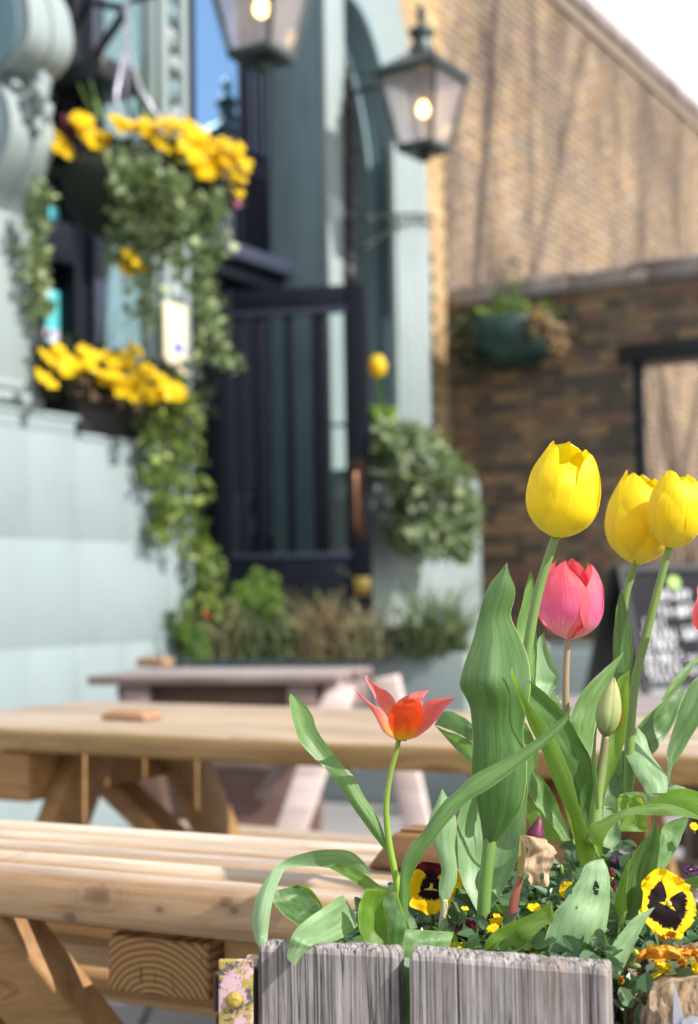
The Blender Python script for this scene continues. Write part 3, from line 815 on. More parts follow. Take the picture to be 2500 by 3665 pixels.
def make_lantern(label):
    """square tapered street lantern, 0.53 m wide, origin at the middle of its foot"""
    r = thing('lantern', label, 'lantern', (0, 0, 0), 'lit lanterns on the pub front')
    w0, w1, h = .120, .205, .44
    m = MB(); m.box(-w0 - .012, w0 + .012, -w0 - .012, w0 + .012, -.03, .012); m.build('base_tray', LIRON, r, bevel=.006)
    m = MB(); m.lathe([(.03, -.09), (.05, -.06), (.035, -.03)], (0, 0, 0), 12); m.build('boss', LIRON, r, smooth=True)
    cs = [(-1, -1), (1, -1), (1, 1), (-1, 1)]
    for a, b in zip(cs, cs[1:] + cs[:1]):
        e = .012
        vs = [(a[0] * (w0 - e), a[1] * (w0 - e), .014), (b[0] * (w0 - e), b[1] * (w0 - e), .014), (b[0] * (w1 - e), b[1] * (w1 - e), h), (a[0] * (w1 - e), a[1] * (w1 - e), h)]
        mesh('pane', vs, [(0, 1, 2, 3)], LGLASS, r)
        m = MB(); m.bar((a[0] * w0, a[1] * w0, .012), (a[0] * w1, a[1] * w1, h), .026, .026); m.build('corner_bar', LIRON, r)
    m = MB(); m.box(-w1 - .02, w1 + .02, -w1 - .02, w1 + .02, h, h + .045); m.build('eaves', LIRON, r, bevel=.008)
    m = MB(); q0, q1, z0, z1 = w1 + .02, .085, h + .046, h + .16
    m.hexa([(-q0, -q0, z0), (q0, -q0, z0), (q0, q0, z0), (-q0, q0, z0), (-q1, -q1, z1), (q1, -q1, z1), (q1, q1, z1), (-q1, q1, z1)])
    m.build('roof', LIRON, r, bevel=.006)
    m = MB(); m.lathe([(.10, h + .16), (.085, h + .19), (.06, h + .25), (.062, h + .27), (.085, h + .29), (.085, h + .32), (.05, h + .345), (.03, h + .36), (.024, h + .40), (.034, h + .42), (.03, h + .45), (.008, h + .50)], (0, 0, 0), 14)
    m.build('finial', LIRON, r, smooth=True)
    m = MB(); m.lathe([(.022, .36), (.024, .34), (.024, .30)], (0, 0, 0), 10); m.build('lamp_holder', LIRON, r, smooth=True)
    m = MB(); m.lathe([(.012, .30), (.03, .275), (.038, .245), (.03, .215), (.01, .20)], (0, 0, 0), 12); b = m.build('bulb', BULB, r, smooth=True)
    m = MB(); m.tube([(0, 0, h - .001), (0, 0, .36)], .008, 6); m.build('stem', LIRON, r)
    # arm to the wall (local -x points to the pub front)
    m = MB(); m.tube([(-.22, 0, .465), (-.5, 0, .47), (-.85, 0, .47)], .018, 6); m.tube([(-.24, 0, .48), (-.5, 0, .62), (-.85, 0, .70)], .012, 6)
    m.build('bracket_arm', LIRON, r, smooth=True)
    return r
def children(o): return [c for c in bpy.data.objects if c.parent == o]
def copy_tree(o, label=None, parent=None):
    kids = children(o); c = o.copy(); COL.objects.link(c)
    if parent is not None: c.parent = parent
    if label: c['label'] = label
    for k in kids: copy_tree(k, None, c)
    return c
lan = make_lantern('lit black lantern with a finial hung before the brick wall, right of the arch')
lan2 = copy_tree(lan, 'lit lantern cut off by the top of the picture, before the tall blue window')
YL = 8.9
p = at(*Dp(958, 338), YL)
for o, (x, y, Yv, rz_) in ((lan, (963, 335, 8.9, 33)), (lan2, (595, 125, 7.15, 29))):
    o.location = at(*Dp(x, y), Yv); o.rotation_euler = (0, 0, R(-rz_)); 
# ================================================================== picnic tables
PINE = m_wood('pine', (.50, .345, .19), (.23, .12, .05), 'X', .55, 30, .8, (.60, .535, .48), .9)
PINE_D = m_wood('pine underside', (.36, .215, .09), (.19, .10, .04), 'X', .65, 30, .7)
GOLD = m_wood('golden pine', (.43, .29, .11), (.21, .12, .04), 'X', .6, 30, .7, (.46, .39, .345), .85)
WEATH = m_wood('weathered timber', (.27, .205, .19), (.12, .08, .07), 'X', .75, 26, .5, (.35, .32, .335), .8)
def m_endgrain(name, light, dark, centre):
    t = NT(name); v = t.coord('Object')
    sub = t.n('ShaderNodeVectorMath', operation='SUBTRACT'); t.l(v, sub.inputs[0]); sub.inputs[1].default_value = centre
    mu = t.n('ShaderNodeVectorMath', operation='MULTIPLY'); t.l(sub.outputs[0], mu.inputs[0]); mu.inputs[1].default_value = (1, 0, 1)
    ln = t.n('ShaderNodeVectorMath', operation='LENGTH'); t.l(mu.outputs[0], ln.inputs[0])
    n = t.noise(v, 25, 4)
    r = t.math('ADD', t.math('MULTIPLY', ln.outputs['Value'], 1.0), t.math('MULTIPLY', n, .006))
    w = t.math('SINE', t.math('MULTIPLY', r, 1150.0))
    f = t.math('ADD', t.math('MULTIPLY', w, .5), .5)
    c = t.mix(f, dark, light)
    c = t.mix(t.ramp(t.noise(t.coord('Object', (60, 1, 12)), 3, 4), [(.62, (0, 0, 0)), (.70, (.7, .7, .7))]), c, (.05, .025, .01))
    return t.end(t.bsdf(c, .75, t.bump(f, .4, .002), spec=.2))
def picnic_table(label, L, W, nb, th, mats, frames, legmode='A', gap=.008, seats=True, z=.765, bevel=.006, seat_sides=(-1, 1)):
    """built about its own middle; x runs along the boards, -y is the long side nearest the camera"""
    r = thing('picnic_table', label, 'table', (0, 0, 0), 'wooden picnic tables')
    top, under = mats
    bw_ = (W - gap * (nb - 1)) / nb
    for k in range(nb):
        y0 = -W / 2 + k * (bw_ + gap)
        m = MB(); j = [random.uniform(-.012, .012) for _ in range(2)]
        m.box(-L / 2 + j[0], L / 2 + j[1], y0, y0 + bw_, z - th, z - random.uniform(0, .0015)); m.build('tabletop_board', top, r, bevel=bevel, seg=4)
    for fx in frames:
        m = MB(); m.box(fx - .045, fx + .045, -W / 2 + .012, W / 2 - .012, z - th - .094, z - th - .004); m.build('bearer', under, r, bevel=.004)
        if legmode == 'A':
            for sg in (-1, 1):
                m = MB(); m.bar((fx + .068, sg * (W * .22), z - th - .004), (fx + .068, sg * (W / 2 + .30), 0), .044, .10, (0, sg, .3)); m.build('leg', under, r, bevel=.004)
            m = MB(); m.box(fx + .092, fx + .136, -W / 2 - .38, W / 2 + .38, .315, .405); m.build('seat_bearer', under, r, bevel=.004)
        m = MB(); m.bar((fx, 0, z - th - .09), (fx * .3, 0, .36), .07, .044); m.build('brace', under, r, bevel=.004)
    if seats:
        for sg in seat_sides:
            for k in range(2):
                y0 = sg * (W / 2 + .20) + (k - 1) * .125
                m = MB(); m.box(-L / 2, L / 2, y0, y0 + .115, .406, .446); m.build('seat_board', top, r, bevel=bevel, seg=3)
    return r
random.seed(31)
def place(o, corner, ang, L, W):
    """corner: world point of the near long edge's left end; ang: direction of the boards"""
    x = Vector((math.cos(ang), math.sin(ang), 0)); y = Vector((-x.y, x.x, 0))
    c = Vector(corner) + x * L / 2 + y * W / 2
    o.location = (c.x, c.y, 0); o.rotation_euler = (0, 0, ang)
    return x, y
# nearest one: five narrow battens with rounded edges
angA = math.atan2(-.436, .9)
pa = atz(*Dp(0, 1966), .765)
LA, WA = 1.30, .232
xA = Vector((math.cos(angA), math.sin(angA), 0))
front_r = .40                                   # how far the boards run past the left frame edge point
tabA = picnic_table('pale pine picnic table of narrow rounded slats right behind the planter', LA, WA, 5, .047, (PINE, PINE_D), (), gap=.016, seats=False, bevel=.014)
cornerA = pa - xA * (LA - front_r)
_, yA = place(tabA, cornerA, angA, LA, WA)
def toA(p):   # world -> table
    d_ = Vector(p) - tabA.location; return Vector((d_.dot(xA), d_.dot(yA), d_.z))
zA0 = .765 - .047
# end of the bearer that shows under the front slat, and its frame
e0 = toA(at(356, 3330, 1.235)); e1 = toA(at(706, 3340, 1.185))
bx0, bx1 = e0.x, e1.x
ENDG = m_endgrain('end grain', (.34, .20, .085), (.17, .085, .035), ((bx0 + bx1) / 2 - .004, 0, zA0 - .075))
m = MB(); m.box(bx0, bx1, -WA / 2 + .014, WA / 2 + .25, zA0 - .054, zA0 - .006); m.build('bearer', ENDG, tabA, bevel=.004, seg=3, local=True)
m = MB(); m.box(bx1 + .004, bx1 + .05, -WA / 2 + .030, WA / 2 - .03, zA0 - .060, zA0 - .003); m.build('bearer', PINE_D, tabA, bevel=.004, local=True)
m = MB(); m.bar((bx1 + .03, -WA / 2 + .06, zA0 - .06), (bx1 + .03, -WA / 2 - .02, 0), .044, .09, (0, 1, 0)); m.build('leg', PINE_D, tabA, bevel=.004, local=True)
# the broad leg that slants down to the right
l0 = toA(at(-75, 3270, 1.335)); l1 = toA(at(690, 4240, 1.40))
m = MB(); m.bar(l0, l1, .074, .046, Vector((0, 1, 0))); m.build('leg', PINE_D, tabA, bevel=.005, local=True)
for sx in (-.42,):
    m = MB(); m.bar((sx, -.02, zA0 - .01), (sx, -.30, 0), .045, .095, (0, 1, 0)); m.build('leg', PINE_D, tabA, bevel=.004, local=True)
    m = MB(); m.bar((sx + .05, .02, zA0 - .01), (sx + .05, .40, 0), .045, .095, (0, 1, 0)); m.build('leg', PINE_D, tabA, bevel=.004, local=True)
kn = []
for x, y, r in ((339, 3209, .021), (573, 3254, .007), (230, 3290, .012), (815, 3222, .010), (850, 3255, .008)):
    q = toA(at(x, y, 1.262 - .0001 * x)); kn.append((q.x, -WA / 2, q.z, r))
PINE_F = m_wood('front slat pine', (.51, .345, .19), (.21, .105, .045), 'X', .5, 30, .8, (.50, .44, .40), .7, spots=kn)
fb = min((c_ for c_ in bpy.data.objects if c_.parent == tabA and c_.name.startswith('tabletop_board')), key=lambda c_: min(v.co.y for v in c_.data.vertices))
fb.data.materials[0] = PINE_F
# rail and seat seen below, far side
r0 = toA(at(560, 3490, 1.62)); r1 = toA(at(560, 3600, 1.62))
m = MB(); m.box(-.75, bx1 + .14, r0.y, r0.y + .05, r1.z, r0.z); m.build('rail', PINE_D, tabA, bevel=.012, seg=3, local=True)  # darker pine paints in the shade under the table
r0 = toA(at(290, 3300, 1.52)); r1 = toA(at(290, 3388, 1.52)); r2 = toA(at(290, 3436, 1.62))
m = MB(); m.box(-.75, bx1 + .05, r0.y, r0.y + .03, r1.z, min(r0.z, zA0 - .002)); m.build('rail', PINE_D, tabA, bevel=.004, local=True)
m = MB(); m.box(-.75, bx1 + .05, r0.y + .06, r0.y + .09, r2.z, r1.z - .002); m.build('rail', PINE, tabA, bevel=.004, local=True)
m = MB(); m.box(bx0 + .055, bx0 + .10, .30, .345, 0, zA0 - .13); m.build('leg', PINE, tabA, bevel=.004, local=True)

# middle one
angB = math.atan2(-.672, 1.158)
LB, WB = 1.75, .60
tabB = picnic_table('golden pine picnic table in the middle, seen across the nearest slatted one', LB, WB, 5, .044, (GOLD, PINE_D), (-.56, .42), gap=.008, bevel=.008)
pb = atz(*Dp(0, 1650), .765); pb2 = atz(*Dp(1585, 1714), .765)
xB = (pb2 - pb); xB.z = 0; xB.normalize(); angB = math.atan2(xB.y, xB.x)
place(tabB, pb - xB * .30, angB, LB, WB)
# far weathered one
pc = atz(315, 2418, .765); pc2 = atz(1290, 2470, .765)
xC = pc2 - pc; xC.z = 0; LC, WC = .80, .45
tabC = picnic_table('grey weathered picnic table with pale sunlit legs by the teal block wall', LC, WC, 4, .03, (WEATH, WEATH), (-.25, LC / 2 - .12), 'none', gap=.008, seats=False)
place(tabC, pc, R(-13), LC, WC)
WEATH_SHADE = m_wood('shaded timber', (.13, .075, .055), (.06, .035, .028), 'X', .75, 26, .5)  # weathered timber with the shade under the top painted into it
def tc(name, a, b, w, h, up, mat=WEATH): m = MB(); m.bar(a, b, w, h, up); return m.build(name, mat, tabC, bevel=.004, local=True)
m = MB(); m.box(-LC / 2 + .08, LC / 2 - .16, -WC / 2 + .05, -WC / 2 + .085, .64, .733); m.build('apron', WEATH_SHADE, tabC, bevel=.004, local=True)
m = MB(); m.box(-LC / 2 + .08, LC / 2 - .16, WC / 2 - .085, WC / 2 - .05, .64, .733); m.build('apron', WEATH_SHADE, tabC, bevel=.004, local=True)
ex_ = LC / 2 + .04
WEATH_LIT = m_wood('sunlit timber', (.74, .64, .62), (.48, .39, .37), 'X', .75, 26, .4)  # paler copy of the timber, sunlight painted into the legs
tc('leg', (ex_ - .045, -WC / 2 + .06, .733), (ex_ - .30, -WC / 2 - .04, 0), .085, .05, (0, 1, 0), WEATH_LIT)
tc('leg', (ex_ - .40, WC / 2 - .06, .733), (ex_ - .20, WC / 2 + .04, 0), .085, .05, (0, 1, 0), WEATH_LIT)
tc('leg', (ex_ + .02, WC / 2 - .06, .733), (ex_ + .16, WC / 2 - .02, 0), .085, .05, (0, 1, 0), WEATH_LIT)
tc('leg', (-LC / 2 + .12, -WC / 2 + .06, .733), (-LC / 2 + .30, -WC / 2 - .02, 0), .085, .05, (0, 1, 0), WEATH_SHADE)
tc('leg', (-LC / 2 + .10, WC / 2 - .06, .733), (-LC / 2 + .02, WC / 2 + .02, 0), .085, .05, (0, 1, 0), WEATH_SHADE)
tc('stretcher', (-LC / 2 + .16, .0, .28), (ex_ - .16, .0, .28), .34, .04, (0, 1, 0), m_wood('reddish stained board', (.20, .125, .11), (.10, .06, .05), 'X', .75, 26, .4))
m = MB(); m.box(ex_ - .30, ex_ - .03, -WC / 2 + .09, WC / 2 - .09, .655, .73); m.build('bearer', WEATH, tabC, bevel=.004, local=True)
for sg_ in (1,):
    m = MB(); m.box(-LC / 2 + .05, LC / 2 - .1, sg_ * (WC / 2 + .16), sg_ * (WC / 2 + .40), .40, .44); m.build('seat_board', WEATH, tabC, bevel=.006, local=True)
# the one to the right, mostly behind the tulips
pd_ = atz(*Dp(1275, 1618), .765)
tabD = picnic_table('weathered picnic table almost hidden by the tulips, below the chalkboard', 1.3, .50, 4, .05, (WEATH, WEATH), (-.40, .40), gap=.008)
place(tabD, pd_, R(-6), 1.3, .50)

# things lying on the tables
t_block = m_wood('oiled block', (.27, .145, .06), (.15, .075, .03), 'X', .5, 30, .3)
pz = at(1447, 3060, 1.245); pz.z = .7655
bk = thing('wooden_block', 'brown wooden block with sloping sides on the nearest table, behind a tulip', 'block', pz)
m = MB(); m.hexa([(-.026, -.024, 0), (.05, -.024, 0), (.05, .024, 0), (-.026, .024, 0), (-.002, -.017, .031), (.05, -.017, .031), (.05, .017, .031), (-.002, .017, .031)])
m.build('block_body', t_block, bk, bevel=.004, local=True); bk.rotation_euler = (0, 0, angA)
m = MB(); m.box(.003, .046, -.013, .013, .0315, .0335); m.build('top_panel', t_block, bk, local=True)
t_loz = m_wood('raw wood', (.42, .25, .14), (.28, .15, .08), 'X', .6, 30, .2)
for (x, y, wd_, lab) in ((300, 1633, .105, 'small flat wooden block lying on the middle golden table'), (352, 1512, .12, 'small wooden block at the back edge of the far grey table')):
    pz = atz(*Dp(x, y), .7655)
    b_ = thing('table_block', lab, 'block', pz, 'small wooden blocks on the tables')
    m = MB(); m.box(-wd_ / 2, wd_ / 2, -.03, .03, 0, .014 if y > 1600 else .026); m.build('block_body', t_loz, b_, bevel=.004, local=True)
    m = MB(); m.box(-wd_ / 2 + .01, wd_ / 2 - .01, -.022, .022, (.0145 if y > 1600 else .0265), (.018 if y > 1600 else .031)); m.build('block_lid', t_loz, b_, bevel=.002, local=True)
    b_.rotation_euler = (0, 0, angB)

# ================================================================== chalkboard
t = NT('chalkboard'); v = t.pos(); SLATE = t.end(t.bsdf(t.mix(t.noise(v, 9, 5), (.006, .0065, .010), (.016, .017, .024)), .7, spec=.2))
t = NT('chalk'); CHALK = t.end(t.bsdf((.85, .85, .88), .8))
t = NT('green chalk'); GCHALK = t.end(t.bsdf((.42, .66, .18), .8))
tl_ = at(2207, 2024, 6.0)
ex = Vector((.93, .34, 0)).normalized(); dn = Vector((.135, -.16, -1)).normalized(); nn = dn.cross(ex).normalized()
if nn.y > 0: nn = -nn
sg = thing('chalkboard_sign', 'black A-frame chalkboard with white chalk writing and a green dot', 'chalkboard', (tl_.x, tl_.y, 0))
PW, PH = .62, (2470 - 2024) / F * 6.0
def cbq(u0, u1, v0, v1, d0, d1): # panel coordinates: u across, v down, d out of the board
    f = lambda u, v, d: tl_ + ex * u + dn * v + nn * d
    return [f(u0, v1, d0), f(u1, v1, d0), f(u1, v1, d1), f(u0, v1, d1), f(u0, v0, d0), f(u1, v0, d0), f(u1, v0, d1), f(u0, v0, d1)]
MB().hexa(cbq(0, PW, 0, PH, -.02, 0)).build('panel', SLATE, sg)
fm = MB()
for a in ((0, .028, 0, PH), (PW - .028, PW, 0, PH), (.028, PW - .028, 0, .028), (.028, PW - .028, PH - .028, PH)): fm.hexa(cbq(*a, .0005, .012))
fm.build('board_frame', BLACK, sg)
for u in (.02, PW - .02):
    a = tl_ + ex * u + dn * PH; b = a + dn * ((a.z) / -dn.z); MB().bar(a, b, .04, .025, nn).build('leg', BLACK, sg)
db = Vector((-.17, .34, -1)).normalized()
for u in (.01, PW - .02):
    a = tl_ + ex * u - nn * .03; b = a + db * (a.z / -db.z); MB().bar(a, b, .05, .03, ex).build('leg', BLACK, sg)
tr_ = tl_ - nn * .035
bkp = MB(); f2 = lambda u, v: tr_ + ex * u + db * v
n2 = db.cross(ex).normalized()
bkp.hexa([f2(0, .5), f2(PW, .5), f2(PW, .5) + n2 * .015, f2(0, .5) + n2 * .015, f2(0, .02), f2(PW, .02), f2(PW, .02) + n2 * .015, f2(0, .02) + n2 * .015]); bkp.build('rear_panel', BLACK, sg)
random.seed(77)
def px_uv(x, y):
    r = ray(2000 + x / 2.582, 1900 + y / 2.582); tt = (tl_ - C0).dot(nn) / r.dot(nn); p = C0 + r * tt - tl_
    # solve in ex/dn
    a, b, c_ = ex.dot(ex), ex.dot(dn), dn.dot(dn); u = p.dot(ex); v = p.dot(dn); det = a * c_ - b * b
    return (u * c_ - v * b) / det, (v * a - u * b) / det
rows = [(905, 1275, 545, 645), (870, 1260, 690, 790), (790, 1010, 810, 900), (780, 1110, 915, 1005), (790, 1130, 1015, 1095), (1150, 1330, 880, 1000), (800, 1160, 1130, 1220), (820, 1150, 1235, 1325), (850, 1120, 1340, 1430), (1195, 1340, 1150, 1220), (1200, 1340, 1250, 1320)]
ch = MB()
for x0, x1, y0, y1 in rows:
    u0, v0 = px_uv(x0, y0); u1, v1 = px_uv(x1, y1)
    u1 = min(u1, PW - .04); hgt = (v1 - v0); x = u0
    while x < u1 - hgt * .3:
        w_ = hgt * random.uniform(.4, .62)
        for k in range(random.choice((2, 3, 3))):
            ua, ub = x + random.uniform(0, .25) * w_, x + random.uniform(.6, .95) * w_
            va, vb = v0 + random.random() * hgt, v0 + random.random() * hgt
            if random.random() < .55: ub = ua; va, vb = v0, v1
            f = lambda u, v: tl_ + ex * u + dn * v + nn * .0025
            if abs(va - vb) + abs(ua - ub) < hgt * .2: continue
            ch.bar(f(ua, va), f(ub, vb), hgt * .12, .002, nn)
        x += w_ + hgt * .12
ch.build('chalk_writing', CHALK, sg, kind='stuff')
u, v_ = px_uv(1065, 478); f = lambda a: tl_ + ex * (u + .028 * math.cos(a)) + dn * (v_ + .028 * math.sin(a))
mesh('chalk_dot', [f(2 * math.pi * k / 16) + nn * .003 for k in range(16)] + [f(2 * math.pi * k / 16) + nn * .0012 for k in range(16)], [tuple(range(16))] + [(k, (k + 1) % 16, 16 + (k + 1) % 16, 16 + k) for k in range(16)], GCHALK, sg)
# ================================================================== plants in the background
IVY = m_leafmass('ivy leaves', (.03, .07, .02), (.44, .54, .13), .4, .25, (.25, .38, .05))
IVY_V = m_leafmass('variegated ivy leaves', (.05, .11, .04), (.58, .66, .36), .45, .25, (.3, .42, .12))
BUSHL = m_leafmass('bush leaves', (.055, .10, .04), (.46, .53, .29), .45, .25, (.25, .38, .1))
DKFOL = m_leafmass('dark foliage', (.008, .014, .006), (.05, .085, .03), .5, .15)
GRASSM = m_leafmass('grass blades', (.10, .12, .05), (.66, .58, .34), .6, .3, (.4, .4, .12))
GRASSV = m_leafmass('grey green blades', (.05, .09, .035), (.36, .42, .20), .6, .3, (.3, .45, .12))
GRASSG = m_leafmass('green blades', (.05, .10, .02), (.17, .30, .05), .5, .3, (.3, .5, .05))
FERN = m_leafmass('fern fronds', (.07, .14, .025), (.22, .34, .06), .5, .35, (.45, .7, .06))
YELLOWF = m_leafmass('yellow pansy petals', (.90, .58, .004), (.95, .76, .01), .5, .3, (.98, .74, .008))
MAROONF = m_leafmass('maroon petals', (.06, .008, .02), (.14, .015, .04), .5, .2, (.2, .01, .05))
PINKF = m_leafmass('pink petals', (.5, .12, .3), (.7, .25, .45), .5, .3)
TANF = m_leafmass('dry leaves', (.24, .15, .09), (.46, .32, .21), .7, .3)
BASKET = m_plain('moss liner', (.012, .016, .009), .9, 0, .5, 30, .6)
TROUGH = m_plain('black plastic', (.010, .010, .011), .5, 0, .2)
CHAIN = m_plain('galvanised chain', (.45, .45, .52), .4, .6, .1)
GPLAST = m_plain('green plastic', (.014, .045, .036), .45, 0, .35, 25)

def leaf_quad(c, n, t, ln, wd):
    """one small leaf: pointed, folded along the middle: 4 triangles"""
    n = n.normalized(); t = (t - n * t.dot(n)).normalized(); b = n.cross(t)
    return [c, c + t * ln * .45 + b * wd * .5 + n * ln * .08, c + t * ln, c + t * ln * .45 - b * wd * .5 + n * ln * .08, c + t * ln * .5], [(0, 1, 4), (1, 2, 4), (0, 4, 3), (4, 2, 3)]
def rv(): 
    while True:
        v = Vector((random.uniform(-1, 1), random.uniform(-1, 1), random.uniform(-1, 1)))
        if .05 < v.length < 1: return v
def leaf_cloud(name, mat, parent, pts, size, up=.5, out=None, kind='stuff', var=.4):
    m = MB()
    for p in pts:
        n = rv().normalized() + Vector((0, 0, up))
        if out is not None: n += (Vector(p) - out).normalized() * .8
        s_ = size * random.uniform(1 - var, 1 + var)
        v, f = leaf_quad(Vector(p), n, rv(), s_, s_ * random.uniform(.65, .95)); m.add(v, f)
    return m.build(name, mat, parent, kind=kind)
def ellips(c, rx, ry, rz, n, shell=.55):
    out = []
    while len(out) < n:
        v = rv(); 
        if v.length < shell and random.random() < .8: continue
        out.append(Vector(c) + Vector((v.x * rx, v.y * ry, v.z * rz)))
    return out
def trail(pts, rad, n):
    """scatter round a hanging line"""
    cs = catmull([tuple(p) for p in pts], 40); out = []
    for _ in range(n):
        k = random.random(); i = int(k * 39); p = Vector(cs[i]); r = rad if not isinstance(rad, tuple) else rad[0] + (rad[1] - rad[0]) * k
        out.append(p + rv() * r)
    return out
def flower_mesh(mat, r=.035):
    """five rounded petals round a centre, facing +z"""
    vs = []; fs = []
    for k, (a, rr) in enumerate(((90, 1), (20, .95), (160, .95), (-55, .9), (-125, .9))):
        a = R(a); n0 = len(vs)
        vs.append(Vector((0, 0, .004)))
        for j in range(9):
            th = a + R(-48 + 12 * j); q = rr * r * (.62 + .38 * math.sin(math.pi * (j + .5) / 9)) * 1.05
            vs.append(Vector((math.cos(th) * q, math.sin(th) * q, .004 * k - .01 + .006 * math.sin(j * 1.7 + k))))
        for j in range(8): fs.append((n0, n0 + 1 + j, n0 + 2 + j))
    me = bpy.data.meshes.new('flower'); me.from_pydata([tuple(v) for v in vs], [], fs); me.materials.append(mat); me.update(); return me
FY, FM, FP_ = flower_mesh(YELLOWF), flower_mesh(MAROONF), flower_mesh(PINKF)
def flower(parent, me, p, r, face):
    o = link(me, 'flower', parent); o.location = Vector(p) - origin_of(parent)
    q = (Vector(face) + rv() * .45).to_track_quat('Z', 'Y'); o.rotation_mode = 'QUATERNION'; o.rotation_quaternion = q @ Vector((0, 0, 1)).rotation_difference(Vector((0, 0, 1)))
    o.scale = (r / .035,) * 3
    return o
FACE = Vector((.7, -.6, .45))
random.seed(101)
# ---- big hanging basket
YB = 6.3
BC = at(*Dp(338, 430), YB)
k_ = YB / F / .634            # metres per display pixel at that distance
hb = thing('hanging_basket', 'big mossy hanging basket on pale wires, upper of the two planted with yellow pansies', 'basket', BC)
rB = 205 * k_
m = MB(); m.lathe([(.02, -125 * k_), (rB * .45, -118 * k_), (rB * .75, -85 * k_), (rB * .93, -35 * k_), (rB, 30 * k_), (rB * .92, 34 * k_)], BC, 24); m.build('liner', BASKET, hb, smooth=True)
apex = at(*Dp(287, 96), YB)
for x, y, dy in ((262, 262, -.12), (372, 262, -.16), (300, 250, .22)):
    e = at(*Dp(x, y + 25), YB + dy); mid = (apex + e) / 2 + Vector((-.02, 0, -.03))
    MB().tube([apex, mid, e], .011, 6).build('wire', CHAIN, hb, smooth=True)
top_ = at(*Dp(292, -60), YB)
for k in range(7):
    a = apex + (top_ - apex) * (k / 7); b = apex + (top_ - apex) * ((k + .85) / 7)
    m = MB(); m.bar(a, b, .012 if k % 2 else .03, .03 if k % 2 else .012); m.build('chain_link', CHAIN, hb)
br = thing('basket_bracket', 'black iron bracket that carries the big hanging basket, in front of the grey panel', 'bracket', fp(ss(186), CF + .05, top_.z))
w0 = fp(ss(188), CF + .06, zz(188, 60)); tip = at(*Dp(292, 26), YB)
w1 = fp(ss(188), CF + .06, zz(188, 150))
MB().bar(w0 + Vector((0, 0, .12)), tip + Vector((0, 0, .01)), .03, .035).build('arm', IRON, br)
MB().bar(w1, tip + (w0 - tip) * .08, .03, .04).build('strut', IRON, br)
MB().bar(w0 + Vector((0, 0, .3)), w1 - Vector((0, 0, .1)), .05, .03).build('back_plate', IRON, br)
pp = thing('pansy_plant', 'yellow pansies and dark foliage filling the big hanging basket', 'flowers', BC + Vector((0, 0, .05)), 'pansies in the containers')
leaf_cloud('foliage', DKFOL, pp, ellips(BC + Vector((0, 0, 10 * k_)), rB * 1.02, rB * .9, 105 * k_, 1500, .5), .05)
for x, y, r in ((150, 335, 27), (130, 305, 18), (192, 268, 24), (178, 282, 18), (215, 312, 34), (240, 318, 22), (295, 285, 34), (268, 276, 22), (335, 290, 24), (378, 287, 24), (374, 324, 22), (398, 354, 30), (445, 300, 34), (440, 346, 36), (482, 350, 38), (466, 386, 26), (502, 330, 22), (534, 340, 20), (556, 374, 20), (546, 402, 18), (536, 432, 14), (422, 330, 22), (490, 385, 22), (520, 372, 18), (300, 585, 24), (312, 606, 24), (292, 615, 20), (432, 372, 18)):
    flower(pp, FY, at(*Dp(x, y), YB - rB * .75 + random.uniform(-.05, .1)), r * k_ * 1.15, FACE)
    for _ in range(2): flower(pp, FY, at(*Dp(x + random.uniform(-20, 20), y + random.uniform(-13, 13)), YB - rB * .72 + random.uniform(-.04, .1)), r * k_ * random.uniform(.6, .95), FACE)
for x, y, r in ((160, 290, 22), (155, 310, 18), (150, 268, 14)): flower(pp, FM, at(*Dp(x, y), YB - rB * .6), r * k_, FACE)
flower(pp, FP_, at(*Dp(539, 461), YB - .2), 12 * k_, FACE)
gs = MB()
for x0, y0, x1, y1 in ((325, 270, 318, 160), (340, 270, 338, 190), (215, 270, 180, 190), (230, 270, 205, 180), (310, 268, 330, 120), (350, 275, 365, 190)):
    a = at(*Dp(x0, y0), YB - .1); b = at(*Dp(x1, y1), YB - .05); gs.bar(a, (a + b) / 2, .016, .003); gs.bar((a + b) / 2, b, .010, .002)
gs.build('blade', GRASSG, pp, kind='stuff')
iv = thing('ivy', 'variegated ivy trailing from the big hanging basket', 'ivy', BC - Vector((0, 0, .1)), 'trailing ivy')
pts = []
for path, rad, n in (([(270, 380), (285, 430), (290, 500), (285, 545), (270, 600)], .07, 190), ([(330, 370), (355, 430), (350, 500), (345, 560), (330, 640), (320, 740)], .08, 330),
                     ([(400, 400), (405, 470), (400, 540), (410, 600)], .07, 170), ([(470, 450), (492, 510), (500, 570), (470, 640), (480, 720), (500, 800), (540, 835)], .05, 200), ([(440, 480), (445, 560), (455, 650), (462, 740), (450, 820)], .055, 140), ([(92, 420), (84, 520), (80, 620), (88, 720)], .05, 200)):
    p3 = [at(*Dp(x, y), YB - .46 + .06 * i) for i, (x, y) in enumerate(path)]
    pts += trail(p3, rad, n)
    MB().tube(p3, .006, 5).build('stem', IVY, iv)
leaf_cloud('leaves', IVY_V, iv, [q + rv() * .03 for q in pts for _ in range(2) if random.random() < .62], .042, .4)
